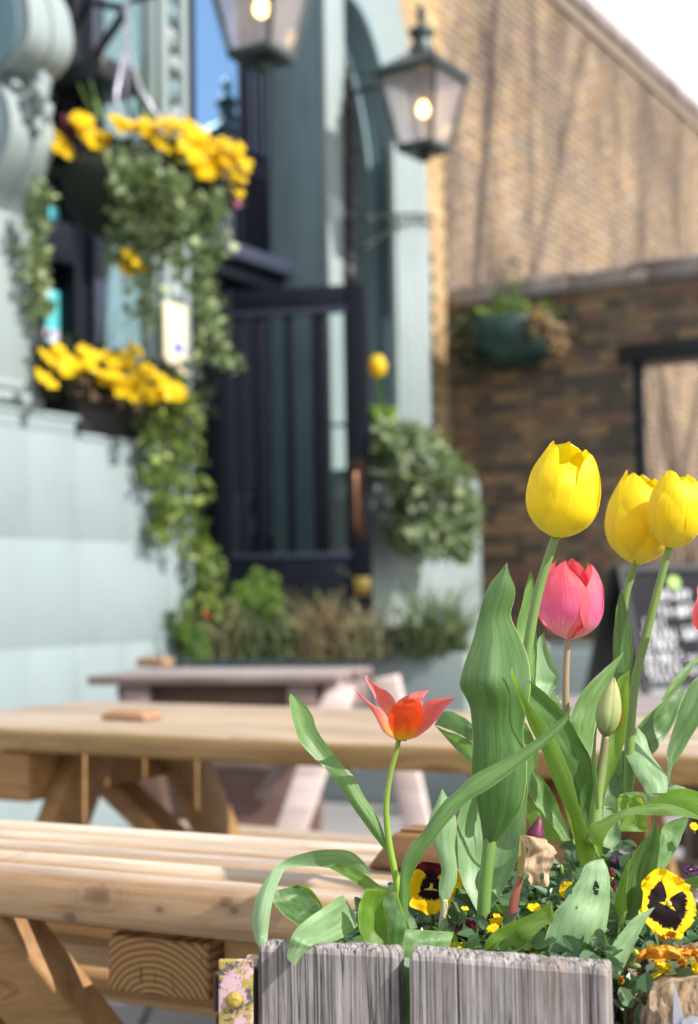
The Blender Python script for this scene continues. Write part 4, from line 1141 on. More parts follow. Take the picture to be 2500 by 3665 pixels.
# ---- trough with pansies behind the block wall
YT = 6.35; kt = YT / F / .634
CT = CB - .17
sT0, zT = hitc(92, 870, CT); sT1, zT1 = hitc(315, 905, CT)
zb_t = zlow + .034
tr = thing('window_trough', 'black trough planted with yellow pansies on the stepped block wall', 'planter', fp(sT0, CT, zb_t))
m = MB(); m.fbox(sA + .05, sT1 + .22, CT - .14, CT + .15, zb_t, max(zT1, zb_t + .2)); m.build('trough_body', TROUGH, tr, bevel=.02)
m = MB(); m.fbox(sA + .03, sT1 + .24, CT - .16, CT + .17, max(zT1, zb_t + .2) + .001, max(zT1, zb_t + .2) + .03); m.build('rim', TROUGH, tr, bevel=.01)
ztr = max(zT1, zb_t + .2)
pt = thing('pansy_plant', 'yellow pansies and a few dark red ones in the black trough', 'flowers', fp(sT0, CT, ztr), 'pansies in the containers')
P3 = []
for _ in range(1100):
    s_ = random.uniform(sT0 - .1, sT1 + .35); P3.append(fp(s_, CT + random.uniform(-.16, .24), ztr + .02 + random.uniform(-.10, .16)))
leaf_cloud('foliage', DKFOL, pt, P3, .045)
for x, y, r in ((100, 850, 14), (140, 800, 18), (145, 835, 20), (182, 825, 18), (215, 800, 26), (200, 828, 18), (257, 812, 22), (290, 815, 24), (316, 790, 20), (265, 850, 22), (240, 850, 18), (280, 875, 28), (320, 865, 32), (340, 890, 28), (370, 882, 28), (396, 890, 22), (356, 850, 24), (300, 895, 22), (330, 845, 20), (120, 815, 14), (110, 872, 12)):
    s_, z_ = hitc(x, y, CT + .30); flower(pt, FY, fp(s_, CT + .30 + random.uniform(-.03, .03), z_), r * kt * 1.2, FACE)
    for _ in range(2): flower(pt, FY, fp(s_ + random.uniform(-.05, .05), CT + .28 + random.uniform(-.03, .03), z_ + random.uniform(-.03, .03)), r * kt * random.uniform(.6, 1), FACE)
for x, y, r in ((362, 905, 16), (345, 912, 12)):
    s_, z_ = hitc(x, y, CT + .26); flower(pt, FM, fp(s_, CT + .26, z_), r * kt, FACE)
tn = []
for x, y in ((270, 905), (285, 915), (305, 918), (200, 885), (170, 880), (330, 925), (250, 900), (225, 880)):
    s_, z_ = hitc(x, y, CT + .24); tn += [fp(s_, CT + .24, z_) + rv() * .04 for _ in range(4)]
leaf_cloud('withered_leaves', TANF, pt, tn, .04)
gb = MB()
for x0, y0, x1, y1 in ((235, 790, 240, 690), (225, 790, 215, 700), (250, 790, 262, 705), (240, 790, 230, 730), (228, 790, 250, 660)):
    a = at(*Dp(x0, y0), YT); b = at(*Dp(x1, y1), YT); gb.bar(a, (a + b) / 2, .022, .003); gb.bar((a + b) / 2, b, .013, .002)
gb.build('blade', GRASSG, pt, kind='stuff')
iv2 = thing('ivy', 'long green ivy hanging down the end of the block wall from the trough', 'ivy', fp(sT1, CT, ztr), 'trailing ivy')
pts = []
for path, rad, n in (([(395, 880), (400, 940), (390, 1010), (385, 1090), (395, 1160), (390, 1230)], .075, 260), ([(420, 900), (430, 990), (430, 1080), (440, 1170), (450, 1260), (460, 1340), (455, 1400)], .08, 330),
                     ([(350, 930), (340, 1000), (345, 1080), (365, 1160), (360, 1230)], .06, 180), ([(440, 1230), (480, 1270), (470, 1340), (480, 1390)], .06, 150), ([(410, 1390), (430, 1430), (445, 1480)], .06, 120)):
    p3 = []
    for x, y in path:
        c_ = CB + .07
        s_, z_ = hitc(x, y, c_); p3.append(fp(s_, c_, z_))
    pts += trail(p3, rad, n); MB().tube(p3, .006, 5).build('stem', IVY, iv2)
leaf_cloud('leaves', IVY, iv2, [q + rv() * .03 for q in pts for _ in range(2) if random.random() < .66], .044, .4)
# ---- ivy dome in a basket by the porch
CBu = CQ + .32
s_, z_ = hitc(968, 1125, CBu); cB = fp(s_, CBu, z_); kb = cB.y / F / .634
bu = thing('ivy_basket', 'rounded hanging basket overgrown with pale green ivy beside the open door', 'basket', cB)
m = MB(); m.lathe([(.02, -95 * kb), (40 * kb, -85 * kb), (62 * kb, -50 * kb), (66 * kb, 0)], cB, 18); m.build('liner', BASKET, bu, smooth=True)
MB().tube([cB + Vector((0, 0, 60 * kb)), fp(s_, CBu - .1, z_ + 170 * kb), fp(s_, CP + .06, z_ + 180 * kb)], .012, 6).build('hook', IRON, bu, smooth=True)
pts = []
for (x, y, rx, rz2, n) in ((930, 1040, 92, 80, 520), (985, 1110, 100, 90, 620), (1020, 1165, 80, 70, 420), (960, 1200, 90, 80, 520), (900, 1000, 60, 45, 240), (1040, 1230, 40, 50, 160)):
    s2, z2 = hitc(x, y, CBu); pts += ellips(fp(s2, CBu, z2), rx * kb, rx * kb * .9, rz2 * kb, n, .6)
leaf_cloud('leaves', BUSHL, bu, pts, .062, .4, cB)
wb = thing('wall_bracket', 'thin scrolled iron bracket fixed across the pale column above the ivy basket', 'bracket', fp(hitc(985, 495, CP + .1)[0], CP + .1, hitc(985, 495, CP + .1)[1]))
pw = [fp(*(lambda q: (q[0], CP + .1, q[1]))(hitc(x, y, CP + .1))) for x, y in ((985, 492), (940, 486), (880, 490), (808, 500))]
MB().tube(pw, .012, 6).build('arm', IRON, wb, smooth=True)
pw = [fp(*(lambda q: (q[0], CP + .1, q[1]))(hitc(x, y, CP + .1))) for x, y in ((985, 515), (950, 500), (900, 512), (860, 540), (812, 572))]
MB().tube(pw, .011, 6).build('scroll', IRON, wb, smooth=True)
# ---- green wall basket on the garden wall
s_ = sL - .16; c_, z_ = hits(1165, 770, s_); cG = fp(s_, c_, z_); kg = cG.y / F / .634
gbk = thing('wall_basket', 'green plastic hanging basket with straggly plants on the shaded garden wall', 'basket', cG)
m = MB(); m.lathe([(.02, -62 * kg), (60 * kg, -58 * kg), (92 * kg, -25 * kg), (104 * kg, 40 * kg), (98 * kg, 42 * kg)], cG, 20); m.build('bowl', GPLAST, gbk, smooth=True)
for k in range(3):
    a = R(120 * k + 20); MB().tube([cG + Vector((100 * kg * math.cos(a), 100 * kg * math.sin(a), 38 * kg)), cG + Vector((0, 0, 190 * kg))], .005, 5).build('wire', IRON, gbk)
MB().tube([cG + Vector((0, 0, 190 * kg)), cG + Vector((0, .2, 200 * kg)), cG + dV * .2 + Vector((0, 0, 185 * kg))], .011, 6).build('hook', IRON, gbk)
gp = thing('basket_plant', 'straggly green and withered plants in the green wall basket', 'plant', cG + Vector((0, 0, .05)))
leaf_cloud('foliage', IVY, gp, ellips(cG + Vector((0, 0, 45 * kg)), 118 * kg, 90 * kg, 34 * kg, 420, .3), .05)
leaf_cloud('dark_foliage', DKFOL, gp, ellips(cG + Vector((-85 * kg, -.02, -5 * kg)), 60 * kg, 60 * kg, 75 * kg, 420, .3), .05)
tn = []
for x, y in ((1215, 715), (1235, 730), (1255, 745), (1265, 770), (1272, 795), (1225, 750)):
    c2, z2 = hits(x, y, s_ - .25); tn += [fp(s_ - .25, c2, z2) + rv() * .05 for _ in range(26)]
leaf_cloud('withered_leaves', TANF, gp, tn, .06)
gb = MB()
for k in range(26):
    a = cG + Vector((random.uniform(-.12, .1), random.uniform(-.1, .1), 40 * kg)); b = a + Vector((random.uniform(-.15, .12), random.uniform(-.1, .1), random.uniform(60, 130) * kg))
    gb.bar(a, (a + b) / 2 + Vector((0, 0, .03)), .012, .002); gb.bar((a + b) / 2 + Vector((0, 0, .03)), b, .007, .002)
gb.build('blade', GRASSG, gp, kind='stuff')
# ---- small yellow bloom and green plant beside the porch
c_ = CP + .5
s_, z_ = hitc(857, 832, c_); fpp = fp(s_, c_, z_); kf = fpp.y / F / .634
s2, z2 = hitc(868, 945, c_)
ylp = thing('potted_tulip', 'single yellow bloom above a small green plant beside the pale column', 'flowers', fp(s2, c_, z2))
m = MB(); m.blob(fpp, 21 * kf, 21 * kf, 27 * kf, 3, .15, 12, 9); m.build('bloom', YELLOWF, ylp, smooth=True)
MB().tube([fpp - Vector((0, 0, 24 * kf)), fp(s2, c_, z2)], .012, 6).build('stem', GRASSG, ylp)
leaf_cloud('foliage', FERN, ylp, ellips(fp(s2, c_, z2), 26 * kf, 26 * kf, 20 * kf, 90, 0), .07)
# ---- grasses and ferns in the planters
def tuft(name, label, x, ybase, Yv, hpx, wpx, n, mat, group='grasses in the planters', lean=.0, spread=.8, blade=.012):
    b0_ = at(*Dp(x, ybase), Yv); k = Yv / F / .634
    o = thing(name, label, 'grass', b0_, group); g_ = MB()
    for _ in range(int(n * .6)):
        a = b0_ + Vector((random.uniform(-.5, .5) * wpx * k, random.uniform(-.16, .16), random.uniform(-.03, .02)))
        h = hpx * 1.35 * k * (.25 + .85 * random.random() ** 1.6) * (1.1 - .9 * abs((a - b0_).x / (wpx * k))); dx = random.gauss(lean, spread) * h * .55; dy = random.gauss(0, .4) * h * .5
        p1 = a + Vector((dx * .35, dy * .35, h * .6)); p2 = a + Vector((dx, dy, h * random.uniform(.75, 1.0)))
        g_.bar(a, p1, blade, .002); g_.bar(p1, p2, blade * .6, .002)
    g_.build('blades', mat, o, kind='stuff'); return o
zP = PL1[4]; YP = 6.78
tuft('grass_clump', 'low straw coloured grass clump at the left end of the long planter', 520, 1482, YP, 95, 110, 420, GRASSM)
tuft('grass_clump', 'grey green grass clump below the fern in the long planter', 620, 1482, YP, 115, 130, 560, GRASSV)
tuft('grass_clump', 'reddish grass clump under the middle of the glazed door', 740, 1482, YP, 110, 130, 520, m_leafmass('reddish blades', (.11, .10, .05), (.56, .42, .27), .6, .3))
tuft('grass_clump', 'short straw grass clump below the brass letter plate', 840, 1482, YP, 95, 110, 420, GRASSM)
tuft('grass_clump', 'tall brown and green grass clump at the right end of the long planter', 985, 1482, YP, 130, 150, 700, GRASSV)
tuft('grass_clump', 'green strappy leaves spilling from the left end of the long planter', 455, 1490, YP - .25, 70, 40, 60, GRASSG, lean=-.3, blade=.03)
dk = []
for _ in range(800): 
    x = random.uniform(480, 1035); dk.append(at(*Dp(x, random.uniform(1435, 1482)), YP + random.uniform(-.12, .15)))
gd = thing('ground_cover', 'dark green ground cover under the grasses of the long planter', 'plants', at(*Dp(760, 1480), YP)); gd['kind'] = 'stuff'
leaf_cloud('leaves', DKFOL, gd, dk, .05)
fe = thing('fern', 'bright yellow green fern in front of the dark door', 'fern', at(*Dp(575, 1420), YP))
for x1, y1, x0, y0 in ((630, 1300, 560, 1420), (610, 1330, 560, 1420), (590, 1285, 550, 1420), (545, 1320, 550, 1420), (640, 1345, 570, 1420)):
    a = at(*Dp(x0, y0), YP); b = at(*Dp(x1, y1), YP - random.uniform(0, .15)); fr_m = MB(); up = (b - a).normalized(); sd = up.cross(Vector((0, -1, .2))).normalized()
    fr_m.bar(a, b, .006, .004)
    for k in range(12):
        q = a + (b - a) * (.15 + .07 * k); l_ = .085 * (1 - abs(k - 4) / 12)
        for sgn in (-1, 1):
            v, f = leaf_quad(q, Vector((0, -1, .5)) + rv() * .2, sd * sgn + up * .5, l_, .022); fr_m.add(v, f)
    fr_m.build('frond', FERN, fe)
rd = flower(fe, FM, at(*Dp(470, 1395), YP - .3), 9 * k_, FACE)
rd.parent = iv2; rd.location = at(*Dp(470, 1395), YP - .3) - origin_of(iv2); rd.data = flower_mesh(m_leafmass('red petals', (.4, .04, .02), (.6, .08, .03)))
# ================================================================== the planter in the foreground
ZA = (860, 2380, 2.0); ZB = (1600, 1980, 2.0); ZC = (1600, 2745, 2.0); ZD = (860, 2900, 2.0); ZE = (1708, 1500, 2.0); ZF = (2000, 2380, 3.17); ZG = (2000, 2980, 3.17); SRC = (0, 0, 1.0)
def zp(Z, x, y): return (Z[0] + x / Z[2], Z[1] + y / Z[2])
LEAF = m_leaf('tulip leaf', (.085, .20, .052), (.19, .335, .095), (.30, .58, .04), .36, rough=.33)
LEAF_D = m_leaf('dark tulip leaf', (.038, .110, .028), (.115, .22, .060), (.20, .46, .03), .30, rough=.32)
LEAF_P = m_leaf('pale tulip leaf', (.165, .305, .13), (.31, .46, .24), (.36, .60, .12), .30, rough=.36, spots=.5)
LEAF_Y = m_leaf('yellow green leaf', (.10, .22, .03), (.19, .33, .05), (.50, .80, .04), .48, spots=.55)
DRYL = m_leaf('dry leaf', (.34, .22, .12), (.66, .49, .31), (.5, .3, .1), .25, (.6, .42, .25), .75)
def stem_mat(name, lo, hi, z0, z1):
    t = NT(name); g = t.n('ShaderNodeNewGeometry'); sz = t.n('ShaderNodeSeparateXYZ'); t.l(g.outputs['Position'], sz.inputs[0])
    mr = t.n('ShaderNodeMapRange'); mr.inputs[1].default_value = z0; mr.inputs[2].default_value = z1; t.l(sz.outputs['Z'], mr.inputs[0])
    n = t.noise(t.pos((220, 220, 25)), 1, 4)
    c = t.mix(mr.outputs[0], lo, hi); c = t.mix(t.math('MULTIPLY', n, .5), c, [x * .55 for x in lo])
    return t.end(t.bsdf(c, .45, t.bump(n, .15, .001), Subsurface_Weight=.0))
STEM = stem_mat('green stem', (.17, .30, .07), (.16, .24, .06), .8, 1.1)
STEM_R = stem_mat('purplish stem', (.22, .34, .08), (.20, .10, .11), .855, .925)
STEM_T = stem_mat('olive stem', (.26, .42, .05), (.19, .19, .05), .83, .93)
def leaf(th, Z, sts, Y, Y1=None, tilt=0.0, cup=.12, mat=None, ns=34, nu=10, holes=None, name='leaf', fold=0.0, wave=.004, label=None):
    Yt = Y if isinstance(Y, list) else [(0, Y), (1, Y if Y1 is None else Y1)]
    P = catmull([(*zp(Z, *s[0:2]), *zp(Z, *s[2:4])) for s in sts], ns)
    seed = random.random() * 50
    vs = []; uv = []; fs = []
    for i, (lx, ly, rx, ry) in enumerate(P):
        t_ = i / (ns - 1); y = lerp_table(Yt, t_)
        tl = tilt if not isinstance(tilt, (list, tuple)) else lerp_table(tilt, t_)
        cu = cup if not isinstance(cup, (list, tuple)) else lerp_table(cup, t_)
        wpx = math.hypot(rx - lx, ry - ly); wm = wpx / F * y
        for k in range(nu + 1):
            u = k / nu
            dy = tl * wm * (u - .5) + cu * wm * 4 * u * (1 - u) + fold * wm * (1 - abs(2 * u - 1))
            dy += wave * wm / .03 * mnoise.noise(Vector((u * 1.6 + seed, t_ * 5, seed))) * .8
            e = wave * 14 * (abs(2 * u - 1) ** 4) * mnoise.noise(Vector((t_ * 11 + seed, u * 2, 3.3)))
            px = lx + (rx - lx) * u; py = ly + (ry - ly) * u
            nx, ny = (rx - lx) / max(wpx, 1), (ry - ly) / max(wpx, 1)
            vs.append(at(px + nx * e * min(wpx, 60) * .1 * 6, py + ny * e * min(wpx, 60) * .1 * 6, y + dy)); uv.append((u, t_))
    n1 = nu + 1
    for i in range(ns - 1):
        for k in range(nu):
            if holes:
                q = [vs[i * n1 + k], vs[(i + 1) * n1 + k + 1]]; u = (k + .5) / nu; a = P[i]; b = P[i + 1]
                cx_ = ((a[0] + b[0]) * (1 - u) + (a[2] + b[2]) * u) / 2; cy_ = ((a[1] + b[1]) * (1 - u) + (a[3] + b[3]) * u) / 2
                if any(((cx_ - hx) / ra) ** 2 + ((cy_ - hy) / rb) ** 2 < 1 for hx, hy, ra, rb in holes): continue
            fs.append((i * n1 + k, i * n1 + k + 1, (i + 1) * n1 + k + 1, (i + 1) * n1 + k))
    return mesh(name, vs, fs, mat or LEAF, th, True, uv, label=label)
def stem(th, Z, pts, Y, rpx, mat=None, Y1=None, n=12, name='stem'):
    Y1 = Y if Y1 is None else Y1
    P = catmull([(*zp(Z, p[0], p[1]),) for p in pts], 22)
    w = [at(x, y, Y + (Y1 - Y) * i / 21) for i, (x, y) in enumerate(P)]
    if isinstance(rpx, tuple): rr = [(rpx[0] + (rpx[1] - rpx[0]) * i / 21) / F * Y for i in range(22)]
    else: rr = [rpx / F * Y] * 22
    return MB().tube(w, rr, n).build(name, mat or STEM, th, smooth=True)
PROF = [(0, .10), (.04, .36), (.10, .60), (.2, .83), (.35, .98), (.5, 1.0), (.68, .94), (.85, .77), (.95, .62), (1, .53)]
WID = [(0, .30), (.12, .62), (.3, .92), (.5, 1), (.7, .96), (.82, .88), (.9, .76), (.95, .61), (.985, .40), (1, .10)]
WID_P = [(0, .30), (.12, .62), (.3, .95), (.45, 1), (.65, .86), (.8, .62), (.92, .30), (.98, .12), (1, .03)]
def bloom(th, base, top, Y, halfw, petals, mat, Yt=None, prof=PROF, ns=30, nu=14, edge=0.0):
    """petals: (azimuth deg, height, radius, half angle deg, width table, tip flare, wobble)"""
    b = at(*base, Y); tp_ = at(*top, Yt or Y); z = (tp_ - b); H = z.length; z.normalize()
    x = Vector((1, 0, 0)); x = (x - z * x.dot(z)).normalized(); y = z.cross(x)
    Rm = halfw / F * Y
    for (az, hk, rk, am, wt, flare, seed) in petals:
        vs = []; uv = []; fs = []
        for i in range(ns):
            t_ = i / (ns - 1); r0 = lerp_table(prof, t_) * Rm * rk; w = lerp_table(wt, t_) * R(am)
            r0 += flare * Rm * max(0, t_ - .7) ** 1.5 * 3
            for k in range(nu + 1):
                s_ = 2 * k / nu - 1
                a = R(az) + s_ * w
                rr = r0 * (1 + .05 * mnoise.noise(Vector((s_ * 1.3 + seed, t_ * 2.0, seed))) - .035 * math.exp(-(s_ / .16) ** 2) * min(1, t_ * 3) + .05 * abs(s_) ** 3 * t_ - edge * abs(s_) ** 5)
                hh = H * hk * t_ - abs(s_) ** 2 * H * .02 * t_ + H * .018 * mnoise.noise(Vector((s_ * 3 + seed * 2, t_ * 3, 1.5))) * t_
                vs.append(b + x * (rr * math.cos(a)) + y * (rr * math.sin(a)) + z * hh); uv.append(((s_ * .5 + .5), t_))
        for i in range(ns - 1):
            for k in range(nu): fs.append((i * (nu + 1) + k, i * (nu + 1) + k + 1, (i + 1) * (nu + 1) + k + 1, (i + 1) * (nu + 1) + k))
        mesh('petal', vs, fs, mat, th, True, uv)
YPET = m_petal('yellow petal', (.70, .70, .08), (.88, .68, .006), (.94, .76, .010), None, .36, .42, .5)
PPET = m_petal('pink petal', (.86, .66, .56), (.84, .18, .40), (.90, .15, .20), (.92, .15, .15), .36, .45, .5)
RPET = m_petal('red petal', (.85, .62, .12), (.88, .17, .12), (.88, .19, .18), (.86, .28, .34), .40, .4, .3)
OPET = m_petal('orange red petal', (.88, .45, .02), (.86, .085, .012), (.85, .09, .03), None, .45, .4, .25)
BUDM = m_petal('green bud', (.25, .34, .10), (.35, .43, .17), (.46, .46, .19), None, .2, .5, .3)
BUDR = m_petal('orange edge', (.4, .4, .1), (.6, .25, .03), (.75, .22, .03), None, .2, .5, .2)
random.seed(55)
def root_at(x, y, Y): return at(x, y, Y)
grp = 'tulips in the planter'
def tulip(label, x, y, Y, name='tulip', cat='tulip', group=grp): return thing(name, label, cat, at(x, y, Y), group)

# ---- tall yellow tulip and its sheath of broad leaves
T1 = tulip('tallest yellow tulip, standing alone above the pink one, with a broad dark folded leaf', 1718, 3390, .94)
stem(T1, SRC, [(1990, 1918), (1968, 1985), (1935, 2090), (1910, 2200), (1888, 2330), (1878, 2420), (1862, 2560), (1840, 2700), (1790, 2880)], .962, (16, 21))
bloom(T1, (1990, 1924), (2048, 1588), .962, 133, [
    (35, .97, .97, 60, WID, .02, 1), (155, 1.0, .96, 60, WID, -.02, 2), (90, 1.02, .93, 62, WID, -.02, 3),
    (-30, .92, .97, 52, WID, .08, 4), (200, .97, .98, 50, WID, -.05, 5), (-100, .80, 1.02, 62, WID, -.16, 6)], YPET, Yt=.955)
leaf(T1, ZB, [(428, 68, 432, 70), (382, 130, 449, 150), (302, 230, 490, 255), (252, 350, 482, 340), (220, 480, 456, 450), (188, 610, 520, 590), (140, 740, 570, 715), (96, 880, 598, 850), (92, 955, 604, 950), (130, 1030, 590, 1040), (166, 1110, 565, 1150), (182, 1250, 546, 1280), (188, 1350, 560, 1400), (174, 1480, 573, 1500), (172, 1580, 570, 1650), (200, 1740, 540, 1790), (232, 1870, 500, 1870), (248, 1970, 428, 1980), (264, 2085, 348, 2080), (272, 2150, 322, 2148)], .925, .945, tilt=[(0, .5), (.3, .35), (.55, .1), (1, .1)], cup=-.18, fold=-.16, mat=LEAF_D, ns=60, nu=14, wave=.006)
stem(T1, ZC, [(306, 505), (300, 600), (280, 800), (268, 950), (262, 1050), (250, 1130), (236, 1290)], .945, (24, 24), mat=STEM)
leaf(T1, ZC, [(150, 80, 655, -120), (130, 160, 620, 20), (92, 330, 575, 250), (62, 500, 560, 480), (62, 650, 512, 640), (105, 820, 425, 845), (180, 965, 335, 1000), (238, 1080, 272, 1095), (236, 1140, 264, 1142)], .97, .952, tilt=.0, cup=.30, mat=LEAF_P, ns=44, nu=14)
leaf(T1, ZB, [(540, 1180, 542, 1182), (545, 1290, 600, 1275), (560, 1420, 652, 1430), (570, 1520, 640, 1520), (572, 1620, 602, 1580), (573, 1750, 580, 1720), (572, 1880, 574, 1880)], .955, .955, tilt=.2, cup=.1, mat=LEAF)
leaf(T1, ZB, [(599, 128, 601, 128), (570, 220, 626, 205), (535, 375, 638, 380), (502, 540, 642, 545), (540, 670, 646, 690), (580, 770, 640, 825), (598, 860, 632, 945)], .985, .975, tilt=.5, cup=.3, mat=LEAF)
leaf(T1, ZB, [(690, 572, 697, 570), (655, 612, 706, 622), (640, 720, 745, 742), (636, 850, 800, 858), (636, 935, 808, 915), (660, 990, 770, 975), (705, 1012, 728, 1020)], .998, .99, tilt=.1, cup=.25, mat=LEAF_P)
# ---- pink tulip
T2 = tulip('pink and coral tulip below the tallest yellow one', 2040, 3050, 1.0)
stem(T2, SRC, [(2034, 2282), (2030, 2340), (2026, 2420), (2026, 2520), (2032, 2640), (2040, 2800), (2050, 3000)], 1.01, (11, 15), mat=stem_mat('pinkish stem', (.26, .26, .13), (.40, .24, .17), .86, .97))
bloom(T2, (2036, 2288), (2052, 1996), 1.01, 118, [
    (90, .93, .90, 58, WID_P, .1, 11), (150, .97, .95, 55, WID_P, .05, 12), (30, .96, .98, 55, WID_P, .10, 13),
    (85, 1.0, .85, 50, WID, -.1, 14), (-28, .93, 1.0, 54, WID_P, .12, 15), (-128, .96, 1.0, 66, WID_P, -.10, 16)], PPET)
leaf(T2, ZB, [(464, 818, 466, 820), (461, 870, 500, 900), (500, 980, 528, 980), (540, 1100, 600, 1085), (590, 1230, 670, 1165), (640, 1330, 735, 1260), (690, 1440, 795, 1360), (735, 1570, 850, 1495), (790, 1700, 905, 1650), (848, 1830, 952, 1830), (895, 1990, 1000, 1960), (930, 2130, 1040, 2080), (965, 2250, 1068, 2180)], .915, .955, tilt=-.3, cup=-.1, mat=LEAF_Y, ns=46)
leaf(T2, ZB, [(466, 820, 470, 822), (505, 905, 600, 918), (535, 1000, 715, 1010), (610, 1100, 820, 1120), (680, 1185, 890, 1215), (745, 1280, 960, 1340), (805, 1390, 1030, 1475), (860, 1520, 1052, 1640), (910, 1670, 1062, 1800), (955, 1840, 1060, 1900), (1000, 1970, 1030, 1960)], .935, .965, tilt=.15, cup=.12, mat=LEAF_D, ns=44, nu=12)
leaf(T2, ZB, [(1265, 708, 1268, 712), (1160, 800, 1218, 815), (1050, 900, 1178, 912), (960, 1008, 1126, 1038), (900, 1120, 1082, 1160), (880, 1220, 1056, 1290), (945, 1350, 1038, 1420), (1012, 1466, 1026, 1482)], 1.01, .99, tilt=.35, cup=-.12, fold=-.06, mat=LEAF, ns=40)
leaf(T2, ZC, [(600, 12, 625, 18), (578, 90, 705, 105), (590, 200, 768, 205), (660, 300, 815, 322), (748, 420, 858, 432), (850, 532, 886, 525)], .985, .975, tilt=.1, cup=.15, mat=LEAF)
leaf(T2, ZC, [(574, 215, 580, 222), (572, 330, 680, 322), (610, 450, 770, 440), (720, 532, 850, 532)], .972, .968, tilt=-.2, cup=-.1, mat=LEAF_Y)
leaf(T2, ZB, [(765, 992, 790, 1000), (732, 1022, 828, 1062), (765, 1085, 830, 1145)], 1.04, 1.03, mat=LEAF_D)
# ---- bud
T3 = tulip('closed green tulip bud with an orange edge on a purplish stem', 2150, 2990, .95)
stem(T3, SRC, [(2168, 2634), (2163, 2690), (2152, 2760), (2140, 2840), (2133, 2900), (2128, 2960), (2118, 3020)], .95, (13, 26), mat=STEM_R)
bpf = [(0, .16), (.06, .5), (.15, .76), (.3, .97), (.42, 1.0), (.6, .86), (.8, .54), (.93, .22), (1, .05)]
bwd = [(0, .7), (.2, 1), (.7, 1), (.9, .9), (1, .5)]
bloom(T3, (2166, 2636), (2200, 2424), .95, 46, [(-38, .99, .97, 66, bwd, 0, 21), (-150, 1.0, 1.0, 68, bwd, 0, 22), (90, .98, .98, 72, bwd, 0, 23)], BUDM, prof=bpf, edge=.22)
bloom(T3, (2166, 2636), (2201, 2440), .95, 47, [(8, .93, 1.03, 12, bwd, 0, 24)], BUDR, prof=bpf)
leaf(T3, ZB, [(1306, 840, 1310, 842), (1222, 912, 1308, 900), (1202, 1090, 1303, 1040), (1165, 1240, 1294, 1190), (1150, 1380, 1270, 1360), (1138, 1480, 1222, 1510), (1126, 1600, 1165, 1640), (1112, 1720, 1118, 1740)], .962, .955, tilt=-.25, cup=.18, mat=LEAF_Y, ns=40)
leaf(T3, ZB, [(1078, 1190, 1082, 1195), (1050, 1330, 1070, 1330), (1038, 1500, 1068, 1500), (1046, 1600, 1078, 1600), (1060, 1720, 1086, 1720), (1066, 1840, 1090, 1830)], .945, .945, tilt=-.6, cup=.1, mat=LEAF)
leaf(T3, ZC, [(1085, 640, 1106, 655), (1012, 440, 1118, 540), (1100, 380, 1175, 438), (1205, 328, 1252, 376), (1330, 288, 1345, 342), (1460, 268, 1452, 345), (1585, 266, 1590, 346), (1720, 310, 1715, 358), (1850, 380, 1846, 388)], .905, .90, tilt=-.5, cup=-.12, mat=LEAF_Y, ns=48)
leaf(T3, ZC, [(1438, 268, 1442, 272), (1500, 218, 1500, 264), (1585, 178, 1588, 264), (1700, 150, 1715, 305), (1850, 200, 1846, 378)], .935, .91, tilt=.9, cup=.1, mat=LEAF)
leaf(T3, ZC, [(1105, 290, 1110, 300), (1120, 285, 1215, 295), (1125, 380, 1230, 420), (1122, 480, 1245, 520), (1120, 570, 1180, 590)], .985, .98, cup=.2, mat=LEAF_P)
leaf(T3, ZC, [(1240, 196, 1385, 205), (1226, 240, 1414, 270), (1230, 350, 1426, 360), (1246, 460, 1436, 466)], .99, .985, tilt=-.1, cup=.2, mat=LEAF_Y)
leaf(T3, ZC, [(1240, 195, 1244, 199), (1330, 177, 1392, 206), (1450, 188, 1424, 262), (1525, 200, 1450, 268)], .995, .97, cup=.0, mat=LEAF_P)
# ---- the two yellow tulips at the right
T4 = tulip('yellow tulip half hidden behind its neighbour at the right edge', 2225, 2950, 1.07)
stem(T4, SRC, [(2277, 2008), (2258, 2070), (2240, 2130), (2222, 2260), (2212, 2420), (2210, 2600), (2215, 2900)], 1.075, (13, 17))
bloom(T4, (2278, 2020), (2308, 1686), 1.075, 122, [(40, .95, .97, 60, WID, 0, 31), (160, 1.0, .95, 60, WID, 0, 32), (85, .98, .92, 60, WID, 0, 33), (-25, .92, 1.0, 58, WID, .0, 34), (-140, .96, 1.0, 60, WID, -.06, 35), (-85, .84, 1.03, 58, WID, -.12, 36)], YPET)
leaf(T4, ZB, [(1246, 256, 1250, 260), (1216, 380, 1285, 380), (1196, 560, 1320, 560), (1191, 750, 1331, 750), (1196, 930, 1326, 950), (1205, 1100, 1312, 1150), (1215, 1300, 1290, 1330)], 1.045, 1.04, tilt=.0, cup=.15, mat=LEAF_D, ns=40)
T5 = tulip('yellow tulip nearest the right edge, in front of another', 2290, 2950, 1.03)
stem(T5, SRC, [(2395, 1960), (2372, 2050), (2340, 2170), (2310, 2290), (2282, 2400), (2266, 2500), (2255, 2650), (2250, 2900)], 1.03, (13, 18))
bloom(T5, (2400, 1962), (2440, 1682), 1.03, 98, [(50, .98, .97, 58, WID, .0, 41), (165, .98, .95, 58, WID, 0, 42), (95, .95, .92, 60, WID, 0, 43), (-20, .88, 1.0, 58, WID, .0, 44), (-150, .97, 1.0, 62, WID, -.04, 45), (-80, .88, 1.03, 62, WID, -.10, 46)], YPET)
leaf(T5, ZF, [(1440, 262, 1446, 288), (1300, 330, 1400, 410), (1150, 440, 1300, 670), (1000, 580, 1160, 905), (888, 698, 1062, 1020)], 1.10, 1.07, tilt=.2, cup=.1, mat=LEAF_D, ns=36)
leaf(T5, ZF, [(1640, -130, 1760, -90), (1480, -20, 1560, -8), (1400, 58, 1500, 70), (1322, 150, 1440, 155), (1240, 262, 1350, 285), (1150, 420, 1222, 392)], 1.12, 1.10, tilt=-.3, cup=.15, mat=LEAF, ns=36)
